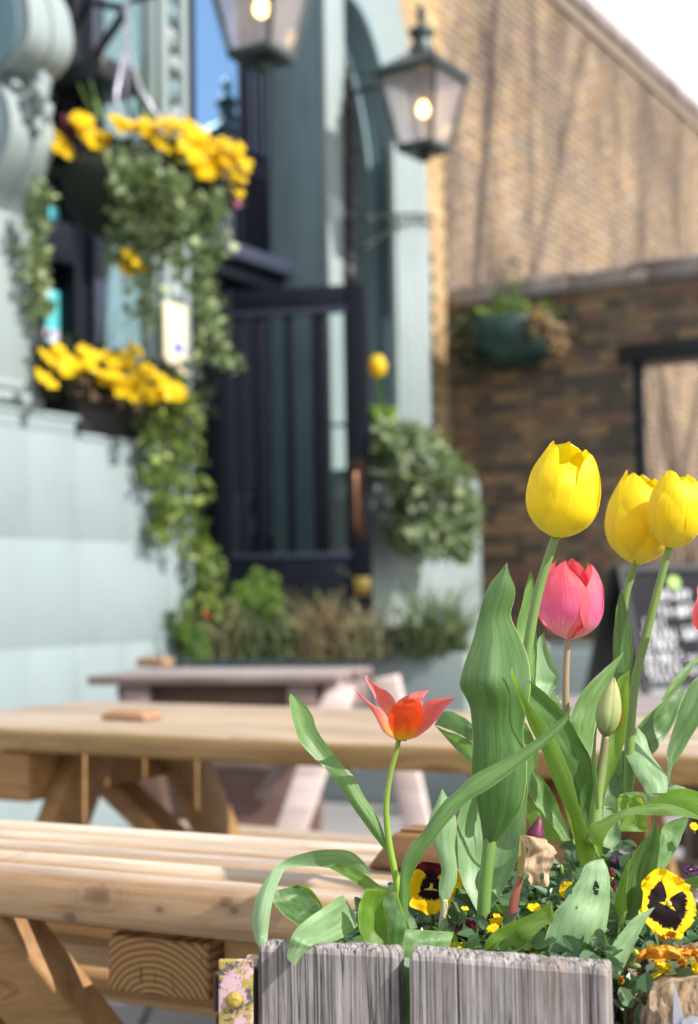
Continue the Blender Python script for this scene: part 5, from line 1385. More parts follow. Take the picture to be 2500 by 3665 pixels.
leaf(T5, ZF, [(1700, -20, 1704, -18), (1610, 100, 1740, 330), (1500, 212, 1660, 540), (1402, 420, 1585, 690), (1330, 620, 1482, 858), (1265, 845, 1395, 1005), (1228, 1000, 1325, 1105), (1240, 1105, 1292, 1150), (1238, 1230, 1268, 1240), (1234, 1350, 1262, 1352)], 1.06, 1.03, tilt=.3, cup=-.1, fold=-.1, mat=LEAF_D, ns=44)
leaf(T5, ZF, [(775, 755, 892, 706), (745, 870, 985, 815), (752, 985, 1042, 995), (802, 1112, 1132, 1128), (872, 1242, 1212, 1230), (950, 1372, 1242, 1340), (1010, 1455, 1228, 1455)], 1.05, 1.0, tilt=.3, cup=-.32, mat=LEAF_P, ns=40)
leaf(T5, ZF, [(750, 955, 765, 965), (622, 1082, 850, 1100), (565, 1300, 862, 1330), (520, 1500, 790, 1440), (500, 1620, 650, 1620)], 1.085, 1.05, tilt=-.2, cup=.1, mat=LEAF_D)
leaf(T5, ZF, [(1210, 1400, 1330, 1360), (1240, 1440, 1430, 1390), (1260, 1500, 1500, 1440)], 1.06, 1.05, cup=-.2, mat=LEAF_P)
# ---- red tulip cut by the right edge
T7 = tulip('red tulip cut by the right edge below the yellow pair', 2590, 2900, 1.0)
bloom(T7, (2590, 2300), (2596, 2110), 1.0, 112, [(90, 1, .9, 58, WID_P, .3, 51), (175, 1.10, 1.0, 52, WID_P, .5, 52), (-15, 1, 1, 56, WID_P, .3, 53), (-75, .95, 1.0, 56, WID_P, .2, 54), (-130, .98, 1.0, 50, WID_P, .2, 55)], RPET)
stem(T7, SRC, [(2590, 2300), (2586, 2500), (2560, 2750), (2530, 2950)], 1.0, (12, 17))
# ---- open red tulip on the left
T6 = tulip('open star shaped red tulip on a thin curved stem, leftmost of the tulips', 1432, 3270, .94)
stem(T6, ZA, [(1136, 535), (1118, 620), (1085, 740), (1062, 860), (1046, 1000), (1052, 1150), (1068, 1280), (1090, 1400), (1112, 1500), (1128, 1600), (1140, 1760)], .945, (9, 14), mat=STEM_T)
leaf(T6, ZA, [(1120, 525, 1135, 525), (1060, 380, 1098, 390), (995, 290, 1114, 270), (942, 190, 1062, 195), (902, 112, 985, 150), (896, 85, 930, 108), (903, 74, 914, 80)], .958, .972, tilt=-.2, cup=.25, mat=RPET, name='petal', wave=.006)
leaf(T6, ZA, [(1108, 528, 1135, 535), (1035, 488, 1070, 420), (968, 370, 1010, 318), (905, 276, 962, 292), (846, 222, 884, 232), (826, 190, 850, 206), (821, 178, 826, 180)], .94, .918, tilt=.3, cup=-.2, mat=RPET, name='petal', wave=.006)
leaf(T6, ZA, [(1130, 470, 1230, 470), (1120, 300, 1290, 330), (1125, 265, 1310, 270), (1185, 222, 1320, 225), (1250, 197, 1332, 205), (1345, 180, 1352, 186)], .96, .975, tilt=.1, cup=.2, mat=RPET, name='petal', wave=.006)
leaf(T6, ZA, [(1140, 535, 1190, 538), (1200, 500, 1262, 518), (1270, 420, 1340, 462), (1300, 315, 1420, 385), (1345, 252, 1468, 312), (1440, 236, 1510, 268), (1520, 236, 1542, 240)], .942, .925, tilt=-.2, cup=.22, mat=RPET, name='petal', wave=.006)
leaf(T6, ZA, [(1130, 537, 1175, 537), (1090, 490, 1230, 495), (1064, 410, 1292, 420), (1066, 330, 1316, 350), (1105, 280, 1300, 285), (1180, 246, 1262, 250), (1215, 242, 1225, 242)], .935, .915, tilt=-.05, cup=-.22, mat=OPET, name='petal', nu=14, wave=.005)
MB().tube([at(*zp(ZA, 1150, 540), .94), at(*zp(ZA, 1160, 440), .94)], .004, 8).build('pistil', BUDM, T6, smooth=True)
leaf(T6, ZA, [(358, 204, 364, 206), (352, 245, 405, 234), (364, 340, 472, 292), (386, 435, 520, 368), (430, 556, 546, 455), (520, 656, 622, 570), (612, 742, 722, 702), (702, 862, 822, 805), (792, 992, 882, 930), (882, 1122, 962, 1052), (962, 1232, 1022, 1182), (1032, 1322, 1054, 1290), (1088, 1392, 1100, 1385), (1105, 1450, 1118, 1440)], .955, .945, tilt=[(0, .2), (.3, .2), (.5, -.1), (1, -.3)], cup=[(0, .15), (.4, .1), (.6, -.25), (1, -.3)], mat=LEAF, ns=56, nu=12)
# ---- leafy tulips without a flower
T8 = tulip('flowerless tulip with a long ribbon leaf arching out over the table', 1400, 3340, .90, 'tulip_plant', 'tulip', 'flowerless tulips')
leaf(T8, ZD, [(938, 478, 960, 520), (905, 400, 930, 470), (868, 350, 850, 435), (820, 310, 780, 402), (760, 285, 700, 390), (690, 279, 640, 412), (560, 286, 560, 405), (440, 310, 470, 400), (330, 350, 385, 408), (250, 410, 322, 424), (182, 500, 285, 495), (124, 600, 248, 590), (94, 700, 224, 690), (85, 800, 210, 800), (100, 900, 199, 900), (120, 955, 196, 945), (142, 992, 192, 966)], .945, .885, tilt=[(0, .5), (.35, .8), (.55, .4), (.75, -.2), (1, -.2)], cup=[(0, .0), (.5, .1), (.62, -.25), (1, -.35)], mat=LEAF_P, ns=70, nu=12)
leaf(T8, ZD, [(638, 412, 642, 413), (700, 388, 730, 462), (780, 400, 830, 525), (880, 448, 905, 575), (965, 512, 960, 602), (1040, 562, 1020, 614), (1085, 592, 1075, 612)], .935, .915, tilt=-.5, cup=.1, mat=LEAF_Y, ns=40)
leaf(T8, ZD, [(214, 586, 416, 532), (240, 660, 470, 585), (300, 735, 525, 640), (370, 790, 560, 672), (438, 836, 592, 702)], .915, .90, tilt=.3, cup=[(0, .25), (1, .1)], mat=LEAF_D, ns=34, nu=12)
leaf(T8, ZD, [(416, 532, 422, 531), (440, 560, 480, 546), (490, 610, 532, 592), (545, 660, 572, 650), (588, 698, 592, 692)], .925, .915, tilt=-.6, mat=LEAF_Y)
leaf(T8, ZD, [(388, 1112, 396, 1112), (340, 1062, 424, 1064), (344, 990, 480, 1002), (380, 882, 536, 962), (470, 788, 640, 948), (600, 694, 745, 905), (690, 632, 815, 850), (732, 608, 845, 830)], [(0, .834), (.3, .836), (.42, .838), (.6, .87), (1, .915)], tilt=[(0, .2), (.42, .2), (.6, .6), (1, .9)], cup=[(0, -.1), (.5, -.18), (1, .3)], mat=LEAF_P, ns=44, nu=14)
leaf(T8, ZD, [(732, 608, 738, 606), (700, 700, 790, 690), (640, 830, 830, 800), (590, 960, 700, 950)], .93, .90, tilt=.8, cup=.2, mat=LEAF_P)
leaf(T8, ZD, [(908, 560, 1118, 588), (882, 606, 1140, 640), (852, 680, 1160, 700), (845, 770, 1185, 790), (856, 870, 1182, 890), (885, 960, 1160, 965), (900, 1010, 1140, 1010)], .89, .885, tilt=0.1, cup=.42, mat=LEAF_Y, ns=34, nu=16)
leaf(T8, ZD, [(1020, 625, 1116, 588), (1030, 700, 1150, 690), (1050, 800, 1186, 800), (1060, 900, 1190, 880), (1070, 975, 1158, 965)], .872, .872, tilt=.3, cup=-.1, mat=LEAF_D)
T9 = tulip('flowerless tulip whose long blade sweeps up to the right across the big dark leaf', 1462, 3320, .90, 'tulip_plant', 'tulip', 'flowerless tulips')
leaf(T9, SRC, [(2044, 2528, 2047, 2530), (2022, 2560, 2022, 2596), (1950, 2622, 1952, 2668), (1825, 2706, 1848, 2750), (1700, 2772, 1752, 2822), (1632, 2834, 1672, 2870), (1592, 2866, 1622, 2922), (1548, 2925, 1572, 2982), (1506, 2988, 1530, 3040), (1466, 3030, 1496, 3094), (1441, 3090, 1470, 3160), (1432, 3160, 1462, 3230), (1428, 3230, 1462, 3290), (1446, 3290, 1470, 3330), (1462, 3330, 1474, 3350)], .885, .905, tilt=[(0, -.4), (.5, -.5), (.75, .2), (1, .3)], cup=[(0, -.15), (.6, -.2), (1, .1)], mat=LEAF, ns=60, nu=12)
leaf(T9, ZA, [(1448, 884, 1454, 884), (1402, 988, 1486, 945), (1360, 1085, 1532, 1050), (1352, 1150, 1550, 1150), (1376, 1270, 1537, 1300), (1420, 1372, 1553, 1450), (1440, 1480, 1546, 1560), (1424, 1570, 1512, 1648), (1424, 1640, 1490, 1690), (1440, 1700, 1472, 1712)], .945, .935, tilt=.2, cup=-.25, mat=LEAF_P, ns=44)
stem(T9, ZA, [(1460, 1680), (1462, 1760), (1448, 1880)], .936, (13, 15), mat=stem_mat('pale stem', (.5, .48, .28), (.45, .5, .28), .8, .85))
leaf(T9, ZD, [(1190, 850, 1525, 872), (1168, 930, 1510, 940), (1156, 1010, 1480, 1030), (1148, 1100, 1420, 1110), (1132, 1250, 1330, 1250), (1108, 1400, 1260, 1400), (1082, 1560, 1230, 1560)], .862, .838, tilt=.12, cup=-.05, mat=LEAF, ns=40)
leaf(T9, ZD, [(1190, 760, 1200, 720), (1200, 800, 1245, 770), (1215, 850, 1270, 845)], .925, .91, mat=LEAF_P)
leaf(T9, ZA, [(1390, 428, 1392, 430), (1470, 328, 1452, 446), (1590, 368, 1590, 506), (1665, 424, 1665, 552), (1680, 440, 1672, 560)], 1.03, 1.0, tilt=-.5, cup=-.1, mat=LEAF_D)
leaf(T9, ZA, [(1392, 430, 1396, 434), (1475, 472, 1480, 530), (1585, 508, 1585, 640), (1665, 560, 1655, 705), (1690, 640, 1672, 720)], 1.02, 1.0, tilt=.3, cup=.1, mat=LEAF)
T10 = tulip('flowerless tulip with a broad pale leaf full of holes at the plank edge', 1900, 3440, .87, 'tulip_plant', 'tulip', 'flowerless tulips')
leaf(T10, ZC, [(1042, 668, 1120, 657), (985, 708, 1140, 700), (950, 790, 1166, 780), (908, 862, 1168, 870), (850, 948, 1168, 955), (770, 1052, 1152, 1085), (712, 1200, 1130, 1230), (680, 1320, 1104, 1345), (660, 1440, 1080, 1450)], .885, .868, tilt=.15, cup=-.1, mat=LEAF_P, ns=70, nu=40, holes=[(*zp(ZC, 1068, 868), 11, 27), (*zp(ZC, 930, 1010), 5, 8), (*zp(ZC, 880, 890), 10, 10)])
leaf(T10, ZC, [(744, 965, 746, 968), (680, 1010, 764, 1098), (560, 1070, 700, 1140), (400, 1140, 610, 1220), (300, 1225, 530, 1300), (250, 1340, 470, 1350), (230, 1430, 450, 1430)], .862, .866, tilt=-.25, cup=.12, mat=LEAF_Y, ns=36)
T11 = tulip('flowerless tulip with an upright pointed leaf left of the big yellow pansy', 2240, 3320, .89, 'tulip_plant', 'tulip', 'flowerless tulips')
leaf(T11, ZC, [(1484, 364, 1487, 366), (1452, 468, 1514, 448), (1372, 568, 1528, 540), (1312, 680, 1510, 680), (1288, 820, 1480, 850), (1286, 950, 1432, 980), (1294, 1040, 1360, 1058), (1300, 1095, 1308, 1098)], .892, .90, tilt=[(0, .0), (.5, -.1), (1, .1)], cup=[(0, .1), (.5, .3), (1, .2)], mat=LEAF_D, ns=44, nu=14)
leaf(T11, ZC, [(1308, 655, 1318, 680), (1242, 800, 1292, 850), (1206, 950, 1288, 990), (1198, 1110, 1282, 1060), (1210, 1170, 1260, 1160)], .905, .905, tilt=-.4, cup=.1, mat=LEAF_Y)
leaf(T11, SRC, [(2464, 2920, 2468, 2922), (2382, 2950, 2450, 2970), (2362, 3010, 2426, 3030), (2357, 3070, 2395, 3088), (2348, 3132, 2370, 3134)], .975, .96, tilt=.2, cup=.1, mat=LEAF)
leaf(T11, ZG, [(1088, 848, 1092, 852), (980, 890, 1042, 920), (850, 970, 972, 1040), (740, 1100, 902, 1180), (640, 1230, 832, 1330), (575, 1370, 764, 1500), (560, 1500, 700, 1618), (600, 1600, 690, 1660)], .868, .853, tilt=.35, cup=-.14, mat=LEAF_P, ns=40)
leaf(T11, ZG, [(740, 1100, 745, 1105), (640, 1210, 690, 1190), (560, 1320, 610, 1300), (495, 1420, 560, 1420), (470, 1480, 540, 1480)], .88, .875, tilt=-.3, mat=LEAF)
leaf(T11, ZG, [(1340, 575, 1345, 580), (1430, 545, 1480, 620), (1585, 485, 1600, 665), (1700, 500, 1700, 680)], .925, .92, tilt=.3, mat=LEAF)
# ---- withered leaf and purple shoot
T12 = tulip('withered tulip with a curled papery tan leaf on a purple stalk', 1815, 3300, .91, 'withered_tulip', 'tulip', 'flowerless tulips')
stem(T12, ZC, [(548, 500), (540, 640), (525, 780), (500, 880), (475, 980), (458, 1110)], .915, (11, 17), mat=stem_mat('drying stem', (.30, .07, .06), (.50, .42, .14), .80, .87))
leaf(T12, ZC, [(530, 484, 692, 510), (545, 530, 730, 540), (575, 600, 782, 605), (566, 660, 760, 650), (558, 735, 745, 735), (590, 790, 740, 790), (600, 845, 712, 858)], .905, .895, tilt=[(0, .4), (.4, -.2), (.7, .3), (1, -.3)], cup=[(0, -.25), (.4, -.1), (.6, -.35), (1, .2)], mat=DRYL, ns=34, nu=14, wave=.02, holes=[(*zp(ZC, 682, 785), 10, 16)])
leaf(T12, ZC, [(524, 490, 540, 490), (515, 600, 572, 600), (505, 700, 560, 720), (498, 770, 540, 790)], .908, .91, tilt=-.3, mat=m_leaf('yellowed leaf', (.42, .36, .12), (.55, .47, .22), (.5, .4, .1), .25), name='leaf')
m = MB(); m.tube([at(*zp(ZC, 630, 540), .95), at(*zp(ZC, 640, 470), .95), at(*zp(ZC, 658, 400), .95), at(*zp(ZC, 670, 352), .95)], [.007, .0058, .003, .0004], 10)
m.build('shoot', m_plain('purple shoot', (.11, .012, .045), .5), T12, smooth=True)
# ================================================================== weathered planks of the planter
t = NT('weathered plank')
v0 = t.coord('Object', (1, 1, 1), rnd=True)
def mapv(sc):
    mm_ = t.n('ShaderNodeMapping'); mm_.inputs['Scale'].default_value = sc; t.l(v0, mm_.inputs['Vector']); return mm_.outputs[0]
fine = t.noise(mapv((620, 90, 16)), 1, 4, .65); broad = t.noise(mapv((120, 30, 9)), 1, 5, .7); blot = t.noise(mapv((26, 26, 14)), 1, 4, .6)
ff = t.math('ADD', t.math('MULTIPLY', fine, .45), t.math('ADD', t.math('MULTIPLY', broad, .35), t.math('MULTIPLY', blot, .2)))
c = t.ramp(ff, [(.36, (.06, .052, .05)), (.45, (.175, .157, .15)), (.55, (.315, .29, .28)), (.68, (.50, .47, .45))])
ck = t.math('ABSOLUTE', t.math('SUBTRACT', t.noise(mapv((210, 40, 2.5)), 1, 2, .5), .5))
ckm = t.ramp(ck, [(.0, (.85, .85, .85)), (.010, (.5, .5, .5)), (.022, (0, 0, 0))])
c = t.mix(ckm, c, (.022, .019, .019))
c = t.mix(t.ramp(t.noise(mapv((40, 20, 5)), 1, 3), [(.60, (0, 0, 0)), (.74, (.55, .55, .55))]), c, (.27, .17, .10))
PLANK = t.end(t.bsdf(c, .88, t.bump(t.math('SUBTRACT', ff, t.math('MULTIPLY', ckm, .5)), .9, .0025), spec=.2))
pA = atz(925, 3404, .7925); pB = atz(2182, 3462, .7925)
pl_dir = (pB - pA); pl_dir.z = 0; pl_dir.normalize(); pl_in = Vector((-pl_dir.y, pl_dir.x, 0))
planter_ = thing('timber_planter', 'weathered grey timber planter full of tulips and pansies, in the foreground', 'planter', (pA.x, pA.y, 0))
def on_front(px, py, off=0.0):
    r = ray(px, py); P0 = pA + pl_in * off; tt = (P0 - C0).dot(pl_in) / r.dot(pl_in); p = C0 + r * tt; return (p - pA).dot(pl_dir), p.z
def plank(x0, x1, ztop, y_off, thick, seed, label=None, slope=0.0, zbot=.0):
    """upright board: finely grooved face, end grain on top"""
    nx = 150
    zs = [zbot, .3, .5, .56, .60, .63, .66, .685, .705, .72, .735, .748, .758, .767]
    zs = [z for z in zs if z < ztop - .02] + [ztop - .018, ztop - .011, ztop - .006, ztop - .003]
    vs = []; fs = []
    prof_ = [(0, z) for z in zs] + [(.0012, ztop - .0008)] + [(thick * k, ztop) for k in (.14, .3, .45, .6, .75, .9)] + [(thick - .0005, ztop - .002), (thick, ztop - .01), (thick, .4), (thick, zbot)]
    npf = len(prof_)
    for i in range(nx + 1):
        u = i / nx; x = x0 + (x1 - x0) * u; 
        g = mnoise.noise(Vector((x * 190, seed, 0))) * .6 + mnoise.noise(Vector((x * 420, seed, 4))) * .4
        crack = -1.6 if (mnoise.noise(Vector((x * 55, seed * 2, 9))) > .46) else 0
        ed = min(u, 1 - u) * (x1 - x0); rnd_ = .0018 * max(0, 1 - ed / .003) ** 2
        for j, (y, z) in enumerate(prof_):
            d_ = 0.0
            if y < .002: d_ = (g * .00045 + crack * .0006) + .0004 * mnoise.noise(Vector((x * 120, z * 9, seed)))
            zz_ = z
            if y >= .001 and z > ztop - .005:
                zz_ = z + .0009 * mnoise.noise(Vector((x * 260, y * 90, seed))) + .0010 * mnoise.noise(Vector((x * 60, y * 60, seed))) + (crack * .0006 if y < thick * .5 else 0) 
            if z > ztop - .004: zz_ += slope * (u - .5) - rnd_
            yy = y - d_ + (rnd_ if y < .002 else 0)
            p = pA + pl_dir * x + pl_in * (y_off + yy); vs.append(Vector((p.x, p.y, zz_)))
    for i in range(nx):
        for j in range(npf - 1): fs.append((i * npf + j, i * npf + j + 1, (i + 1) * npf + j + 1, (i + 1) * npf + j))
    fs.append(tuple(range(npf - 1, -1, -1))); fs.append(tuple(nx * npf + j for j in range(npf)))
    return mesh('plank', vs, [f[::-1] for f in fs], PLANK, planter_, False, label=label)
x0 = on_front(925, 3500)[0]; x1 = on_front(1424, 3500)[0]; z1_ = on_front(1180, 3398)[1]
plank(x0, x1, z1_, 0, .019, 1.0, 'left grey plank of the planter front')
x2 = on_front(1464, 3500, -.006)[0]; x3 = on_front(2182, 3560, -.006)[0]; z2_ = on_front(1820, 3444, -.006)[1]
plank(x2, x3, z2_, -.006, .024, 5.0, 'broad grey plank of the planter front', slope=-.0035)
# boards of the other sides and the soil
XL, XR = x0 - .004, x3 + .30; DEEP = .30
def pbox(xa, xb, ya, yb, za, zb_, name, mat, bevel=.002):
    m = MB(); q = lambda x, y, z: (lambda p: Vector((p.x, p.y, z)))(pA + pl_dir * x + pl_in * y)
    m.hexa([q(xa, ya, za), q(xb, ya, za), q(xb, yb, za), q(xa, yb, za), q(xa, ya, zb_), q(xb, ya, zb_), q(xb, yb, zb_), q(xa, yb, zb_)])
    return m.build(name, mat, planter_, bevel=bevel)
pbox(XL, XR, DEEP, DEEP + .02, 0, z1_ - .03, 'plank', PLANK)
pbox(XR + .001, XR + .02, .0, DEEP, 0, z1_ - .03, 'plank', PLANK)
pbox(XL - .0, XL + .018, .0205, DEEP - .001, 0, z1_ - .03, 'plank', PLANK)
pbox(XL + .02, x3 + .0, .022, DEEP - .002, .05, z1_ - .035, 'soil', SOIL, 0)
pbox(x3 + .002, XR - .002, .04, DEEP - .002, .05, z1_ - .075, 'soil', SOIL, 0)
# painted iron strap with a bolt on the left
t = NT('peeling paint'); v = t.coord('Object', (1, 1, 1))
b1 = t.noise(v, 80, 8, .72, .3); b2 = t.noise(v, 95, 8, .72, .3)
c = t.mix(t.ramp(b1, [(.485, (0, 0, 0)), (.52, (1, 1, 1))]), (.50, .33, .37), (.31, .235, .05))
c = t.mix(t.ramp(b2, [(.53, (0, 0, 0)), (.57, (1, 1, 1))]), c, (.075, .068, .072))
PEEL = t.end(t.bsdf(c, .5, t.bump(b1, .5, .0015), spec=.4))
RUST = m_plain('rust', (.10, .05, .04), .9, .2, .5, 60, .6)
strap = thing('iron_strap', 'iron strap with peeling pink and yellow paint and a round bolt, left of the planks', 'bracket', at(842, 3600, .85))
def fbx(xa, xb, ya, yb, Ya, Yb, name, mat, bevel=.0012, seg=3):
    a = [at(xa, yb, Ya), at(xb, yb, Ya), at(xb, yb, Ya), at(xa, yb, Ya), at(xa, ya, Ya), at(xb, ya, Ya), at(xb, ya, Ya), at(xa, ya, Ya)]
    th_ = Vector((.0, Yb - Ya, 0)); a = [p + (th_ if i in (2, 3, 6, 7) else Vector((0, 0, 0))) for i, p in enumerate(a)]
    m = MB(); m.hexa(a); return m.build(name, mat, strap, bevel=bevel, seg=seg)
fbx(782, 907, 3437, 4300, .846, .851, 'strap_plate', PEEL)
fbx(876, 924, 3440, 3462, .8512, .868, 'strap_flange', PEEL)
fbx(764, 781, 3490, 3625, .853, .862, 'rusty_edge', RUST); fbx(772, 781, 3640, 4300, .853, .862, 'rusty_edge', RUST)
fbx(908, 923, 3470, 4300, .854, .866, 'back_plate', IRON)
bp = at(840, 3577, .846)
m = MB(); m.lathe([(.0046, 0), (.0046, .0014), (.0040, .0024), (.0012, .0028)], (0, 0, 0), 16)
m.v = [bp + Vector((q.x, -q.z, q.y)) for q in m.v]; m.build('bolt', m_plain('yellow painted bolt', (.36, .26, .04), .6, 0, .5, 90, .5), strap, smooth=True)
# log end with a steel bracket at the lower right
t = NT('log bark'); v = t.coord('Object')
n1 = t.noise(t.coord('Object', (60, 60, 22)), 1, 6, .65, .6); n2 = t.noise(v, 40, 5, .6)
c = t.ramp(n1, [(.34, (.09, .055, .03)), (.5, (.27, .19, .12)), (.66, (.45, .38, .31))]); c = t.mix(t.ramp(n2, [(.55, (0, 0, 0)), (.7, (.7, .7, .7))]), c, (.16, .10, .04))
LOG = t.end(t.bsdf(c, .9, t.bump(n1, .9, .004), spec=.15))
log = thing('log_post', 'split weathered log at the lower right with withered orange petals on it', 'log', at(2380, 3600, .81))
def log_pt(u, w):
    """u along the log to the right (0..1), w round its section (0..1)"""
    topline = [(0, 3562), (.08, 3545), (.2, 3512), (.35, 3490), (.55, 3476), (.8, 3462), (1.0, 3448)]
    yt = lerp_table(topline, u); x = 2254 + (2620 - 2254) * u
    jag = 16 * mnoise.noise(Vector((w * 5, 1.1, 0))) + 26 * math.sin(w * 7.0) * (1 if w > .2 else .4)
    if u < .2: x += (jag + (42 if .25 < w < .75 else 0)) * (1 - u / .2)
    hgt = 560
    if w < .34: k = w / .34; y = yt + 46 * (k ** 2.2); Yv = .86 - .05 * k          # top, back to front
    else: k = (w - .34) / .66; y = yt + 46 + hgt * k; Yv = .81 - .006 * math.sin(k * 9)  # front face
    d_ = .004 * mnoise.noise(Vector((u * 9, w * 9, 5))) + .0016 * mnoise.noise(Vector((u * 34, w * 60, 2)))
    return at(x, y, Yv + d_)
nu_, nw_ = 50, 46
vs = [log_pt(i / nu_, j / nw_) for i in range(nu_ + 1) for j in range(nw_ + 1)]
back = [p + Vector((0, .075, 0)) if (k % (nw_ + 1)) > nw_ * .3 else p + Vector((0, .02, -.02)) for k, p in enumerate(vs)]
fs = [(i * (nw_ + 1) + j, i * (nw_ + 1) + j + 1, (i + 1) * (nw_ + 1) + j + 1, (i + 1) * (nw_ + 1) + j) for i in range(nu_) for j in range(nw_)]
ln = len(vs); fs2 = [tuple(k + ln for k in f[::-1]) for f in fs]
ring = [(j, j + 1, ln + j + 1, ln + j) for j in range(nw_)]
mesh('log_body', vs + back, fs + fs2 + ring, LOG, log, True)
STEEL = m_plain('galvanised steel', (.50, .53, .58), .38, .7, .12, 30, .1)
st_ = thing('steel_bracket', 'bare steel bracket standing against the split log at the lower right', 'bracket', at(2420, 3650, .795))
a = [(2406, 4000, .795), (2492, 4000, .795), (2452, 3660, .795), (2424, 3560, .795), (2412, 3526, .795)]
fr_v = [at(*q) for q in a]; bk_v = [p + Vector((.001, .004, 0)) for p in fr_v]
n5 = 5; mesh('upright', fr_v + bk_v, [tuple(range(5))[::-1], tuple(range(5, 10))] + [(k, (k + 1) % 5, 5 + (k + 1) % 5, 5 + k) for k in range(5)], STEEL, st_)
a = [(2440, 4000, .79), (2560, 4000, .79), (2560, 3652, .79), (2474, 3642, .79), (2442, 3660, .79)]
fr_v = [at(*q) for q in a]; bk_v = [p + Vector((.0, .0035, 0)) for p in fr_v]
mesh('foot_plate', fr_v + bk_v, [tuple(range(5))[::-1], tuple(range(5, 10))] + [(k, (k + 1) % 5, 5 + (k + 1) % 5, 5 + k) for k in range(5)], STEEL, st_)
m = MB(); m.lathe([(.004, 0), (.004, .002), (.002, .003)], (0, 0, 0), 12); bp = at(2490, 3690, .79); m.v = [bp + Vector((q.x, -q.z, q.y)) for q in m.v]; m.build('screw', STEEL, st_, smooth=True)

# ================================================================== violas and pansies
t = NT('viola leaf'); g = t.n('ShaderNodeNewGeometry')
c = t.ramp(g.outputs['Random Per Island'], [(0, (.020, .050, .018)), (.5, (.045, .10, .040)), (.8, (.085, .16, .075)), (1, (.14, .21, .10))])
p = t.bsdf(c, .33, spec=.5); tr_ = t.n('ShaderNodeBsdfTranslucent'); tr_.inputs['Color'].default_value = (.15, .32, .04, 1)
ms = t.n('ShaderNodeMixShader'); ms.inputs[0].default_value = .25; t.l(p, ms.inputs[1]); t.l(tr_.outputs[0], ms.inputs[2]); VIOLA = t.end(ms.outputs[0])
def viola_leaf(m, c, n, tdir, ln, wd):
    """scalloped oval leaf, folded along its midrib, 12 triangles"""
    n = n.normalized(); tdir = (tdir - n * tdir.dot(n)).normalized(); b = n.cross(tdir)
    st = [(0, .06), (.2, .42), (.45, .5), (.7, .40), (.88, .22), (1, .02)]; vs = []; fs = []
    bend = random.uniform(-.25, .1)
    for u, w in st:
        base = c + tdir * (ln * u) + n * (bend * ln * u * u)
        vs += [base + b * (wd * w) + n * (wd * w * .35), base, base - b * (wd * w) + n * (wd * w * .35)]
    for i in range(len(st) - 1):
        k = i * 3; fs += [(k, k + 1, k + 4, k + 3), (k + 1, k + 2, k + 5, k + 4)]
    m.add(vs, fs)
random.seed(303)
mv = MB(); mst = MB()
def q3(x, y, z): p = pA + pl_dir * x + pl_in * y; return Vector((p.x, p.y, z))
soilz = z1_ - .03
WIDTH = XR - XL
cnt = 0
while cnt < 5200:
    x = random.uniform(XL + .02, XR - .01); y = random.uniform(.03, DEEP)
    if x > x3 - .005 and y < .055 and random.random() < .4: continue
    # plants grow higher towards the back and to the right
    k = (x - XL) / WIDTH
    top = .016 + .052 * min(1, max(0, k - .12) * 2.2) * min(1, y / .16)
    if x < .09: top *= .55
    if x > x3: top -= .025
    h = top * (random.random() ** .55)
    p = q3(x, y, (soilz if x < x3 else soilz - .03) + h)
    up = Vector((random.gauss(0, .7), -.35 + random.gauss(0, .6), .9))
    ln = random.uniform(.007, .015) * (1 + .2 * k)
    viola_leaf(mv, p, up, rv() + Vector((0, -.25, 0)), ln, ln * random.uniform(.6, .9)); cnt += 1
    if cnt % 9 == 0: mst.tube([q3(x, y, soilz - .01), p + Vector((0, 0, -.002))], .0008, 4)
# the gap beside the plank end, in front of the log
for _ in range(420):
    x = x3 + random.uniform(.004, .05); y = random.uniform(.02, .09); z = random.uniform(.69, .775) 
    ln = random.uniform(.007, .014); viola_leaf(mv, q3(x, y, z), Vector((random.gauss(0, .6), -.9, .6 + random.gauss(0, .4))), rv(), ln, ln * .75)
vf = thing('viola_foliage', 'dense small glossy viola leaves between the tulips in the planter', 'foliage', q3(.1, .1, soilz)); vf['kind'] = 'stuff'
mv.build('leaves', VIOLA, vf, kind='stuff'); mst.build('stems', STEM, vf, kind='stuff')
# ---- pansy flowers
def m_pansy(name, base, dark, blotch, rim=None):
    """uv: u across the petal, v from the eye outwards; a ragged dark blotch near the eye"""
    t = NT(name); tcn = t.n('ShaderNodeTexCoord'); sx = t.n('ShaderNodeSeparateXYZ'); t.l(tcn.outputs['UV'], sx.inputs[0])
    n = t.noise(t.coord('UV', (34, 2, 1), rnd=True), 1, 4, .7); n2 = t.noise(t.coord('UV', (5, 3, 1), rnd=True), 1, 3)
    e = t.math('ABSOLUTE', t.math('SUBTRACT', sx.outputs['X'], .5))
    d_ = t.math('ADD', sx.outputs['Y'], t.math('MULTIPLY', t.math('POWER', e, 2.0), .7))
    d_ = t.math('ADD', d_, t.math('MULTIPLY', t.math('SUBTRACT', n, .5), .42))
    f = t.ramp(d_, [(blotch - .012, (1, 1, 1)), (blotch + .012, (0, 0, 0))])
    c = t.mix(n2, base, [min(1, x * 1.12) for x in base])
    c = t.mix(f, c, dark)
    c = t.mix(t.ramp(sx.outputs['Y'], [(.05, (1, 1, 1)), (.085, (0, 0, 0))]), c, (.85, .60, .03))
    if rim: c = t.mix(t.ramp(sx.outputs['Y'], [(.93, (0, 0, 0)), (.97, (1, 1, 1))]), c, rim)
    p = t.bsdf(c, .6, t.bump(n, .35, .001), spec=.15); tr_ = t.n('ShaderNodeBsdfTranslucent'); t.l(c, tr_.inputs['Color'])
    ms = t.n('ShaderNodeMixShader'); ms.inputs[0].default_value = .3; t.l(p, ms.inputs[1]); t.l(tr_.outputs[0], ms.inputs[2]); return t.end(ms.outputs[0])
PY_ = m_pansy('yellow pansy petal', (.90, .60, .008), (.010, .004, .006), .66)
PYS = m_pansy('pansy petal with small blotch', (.88, .52, .006), (.010, .004, .006), .44)
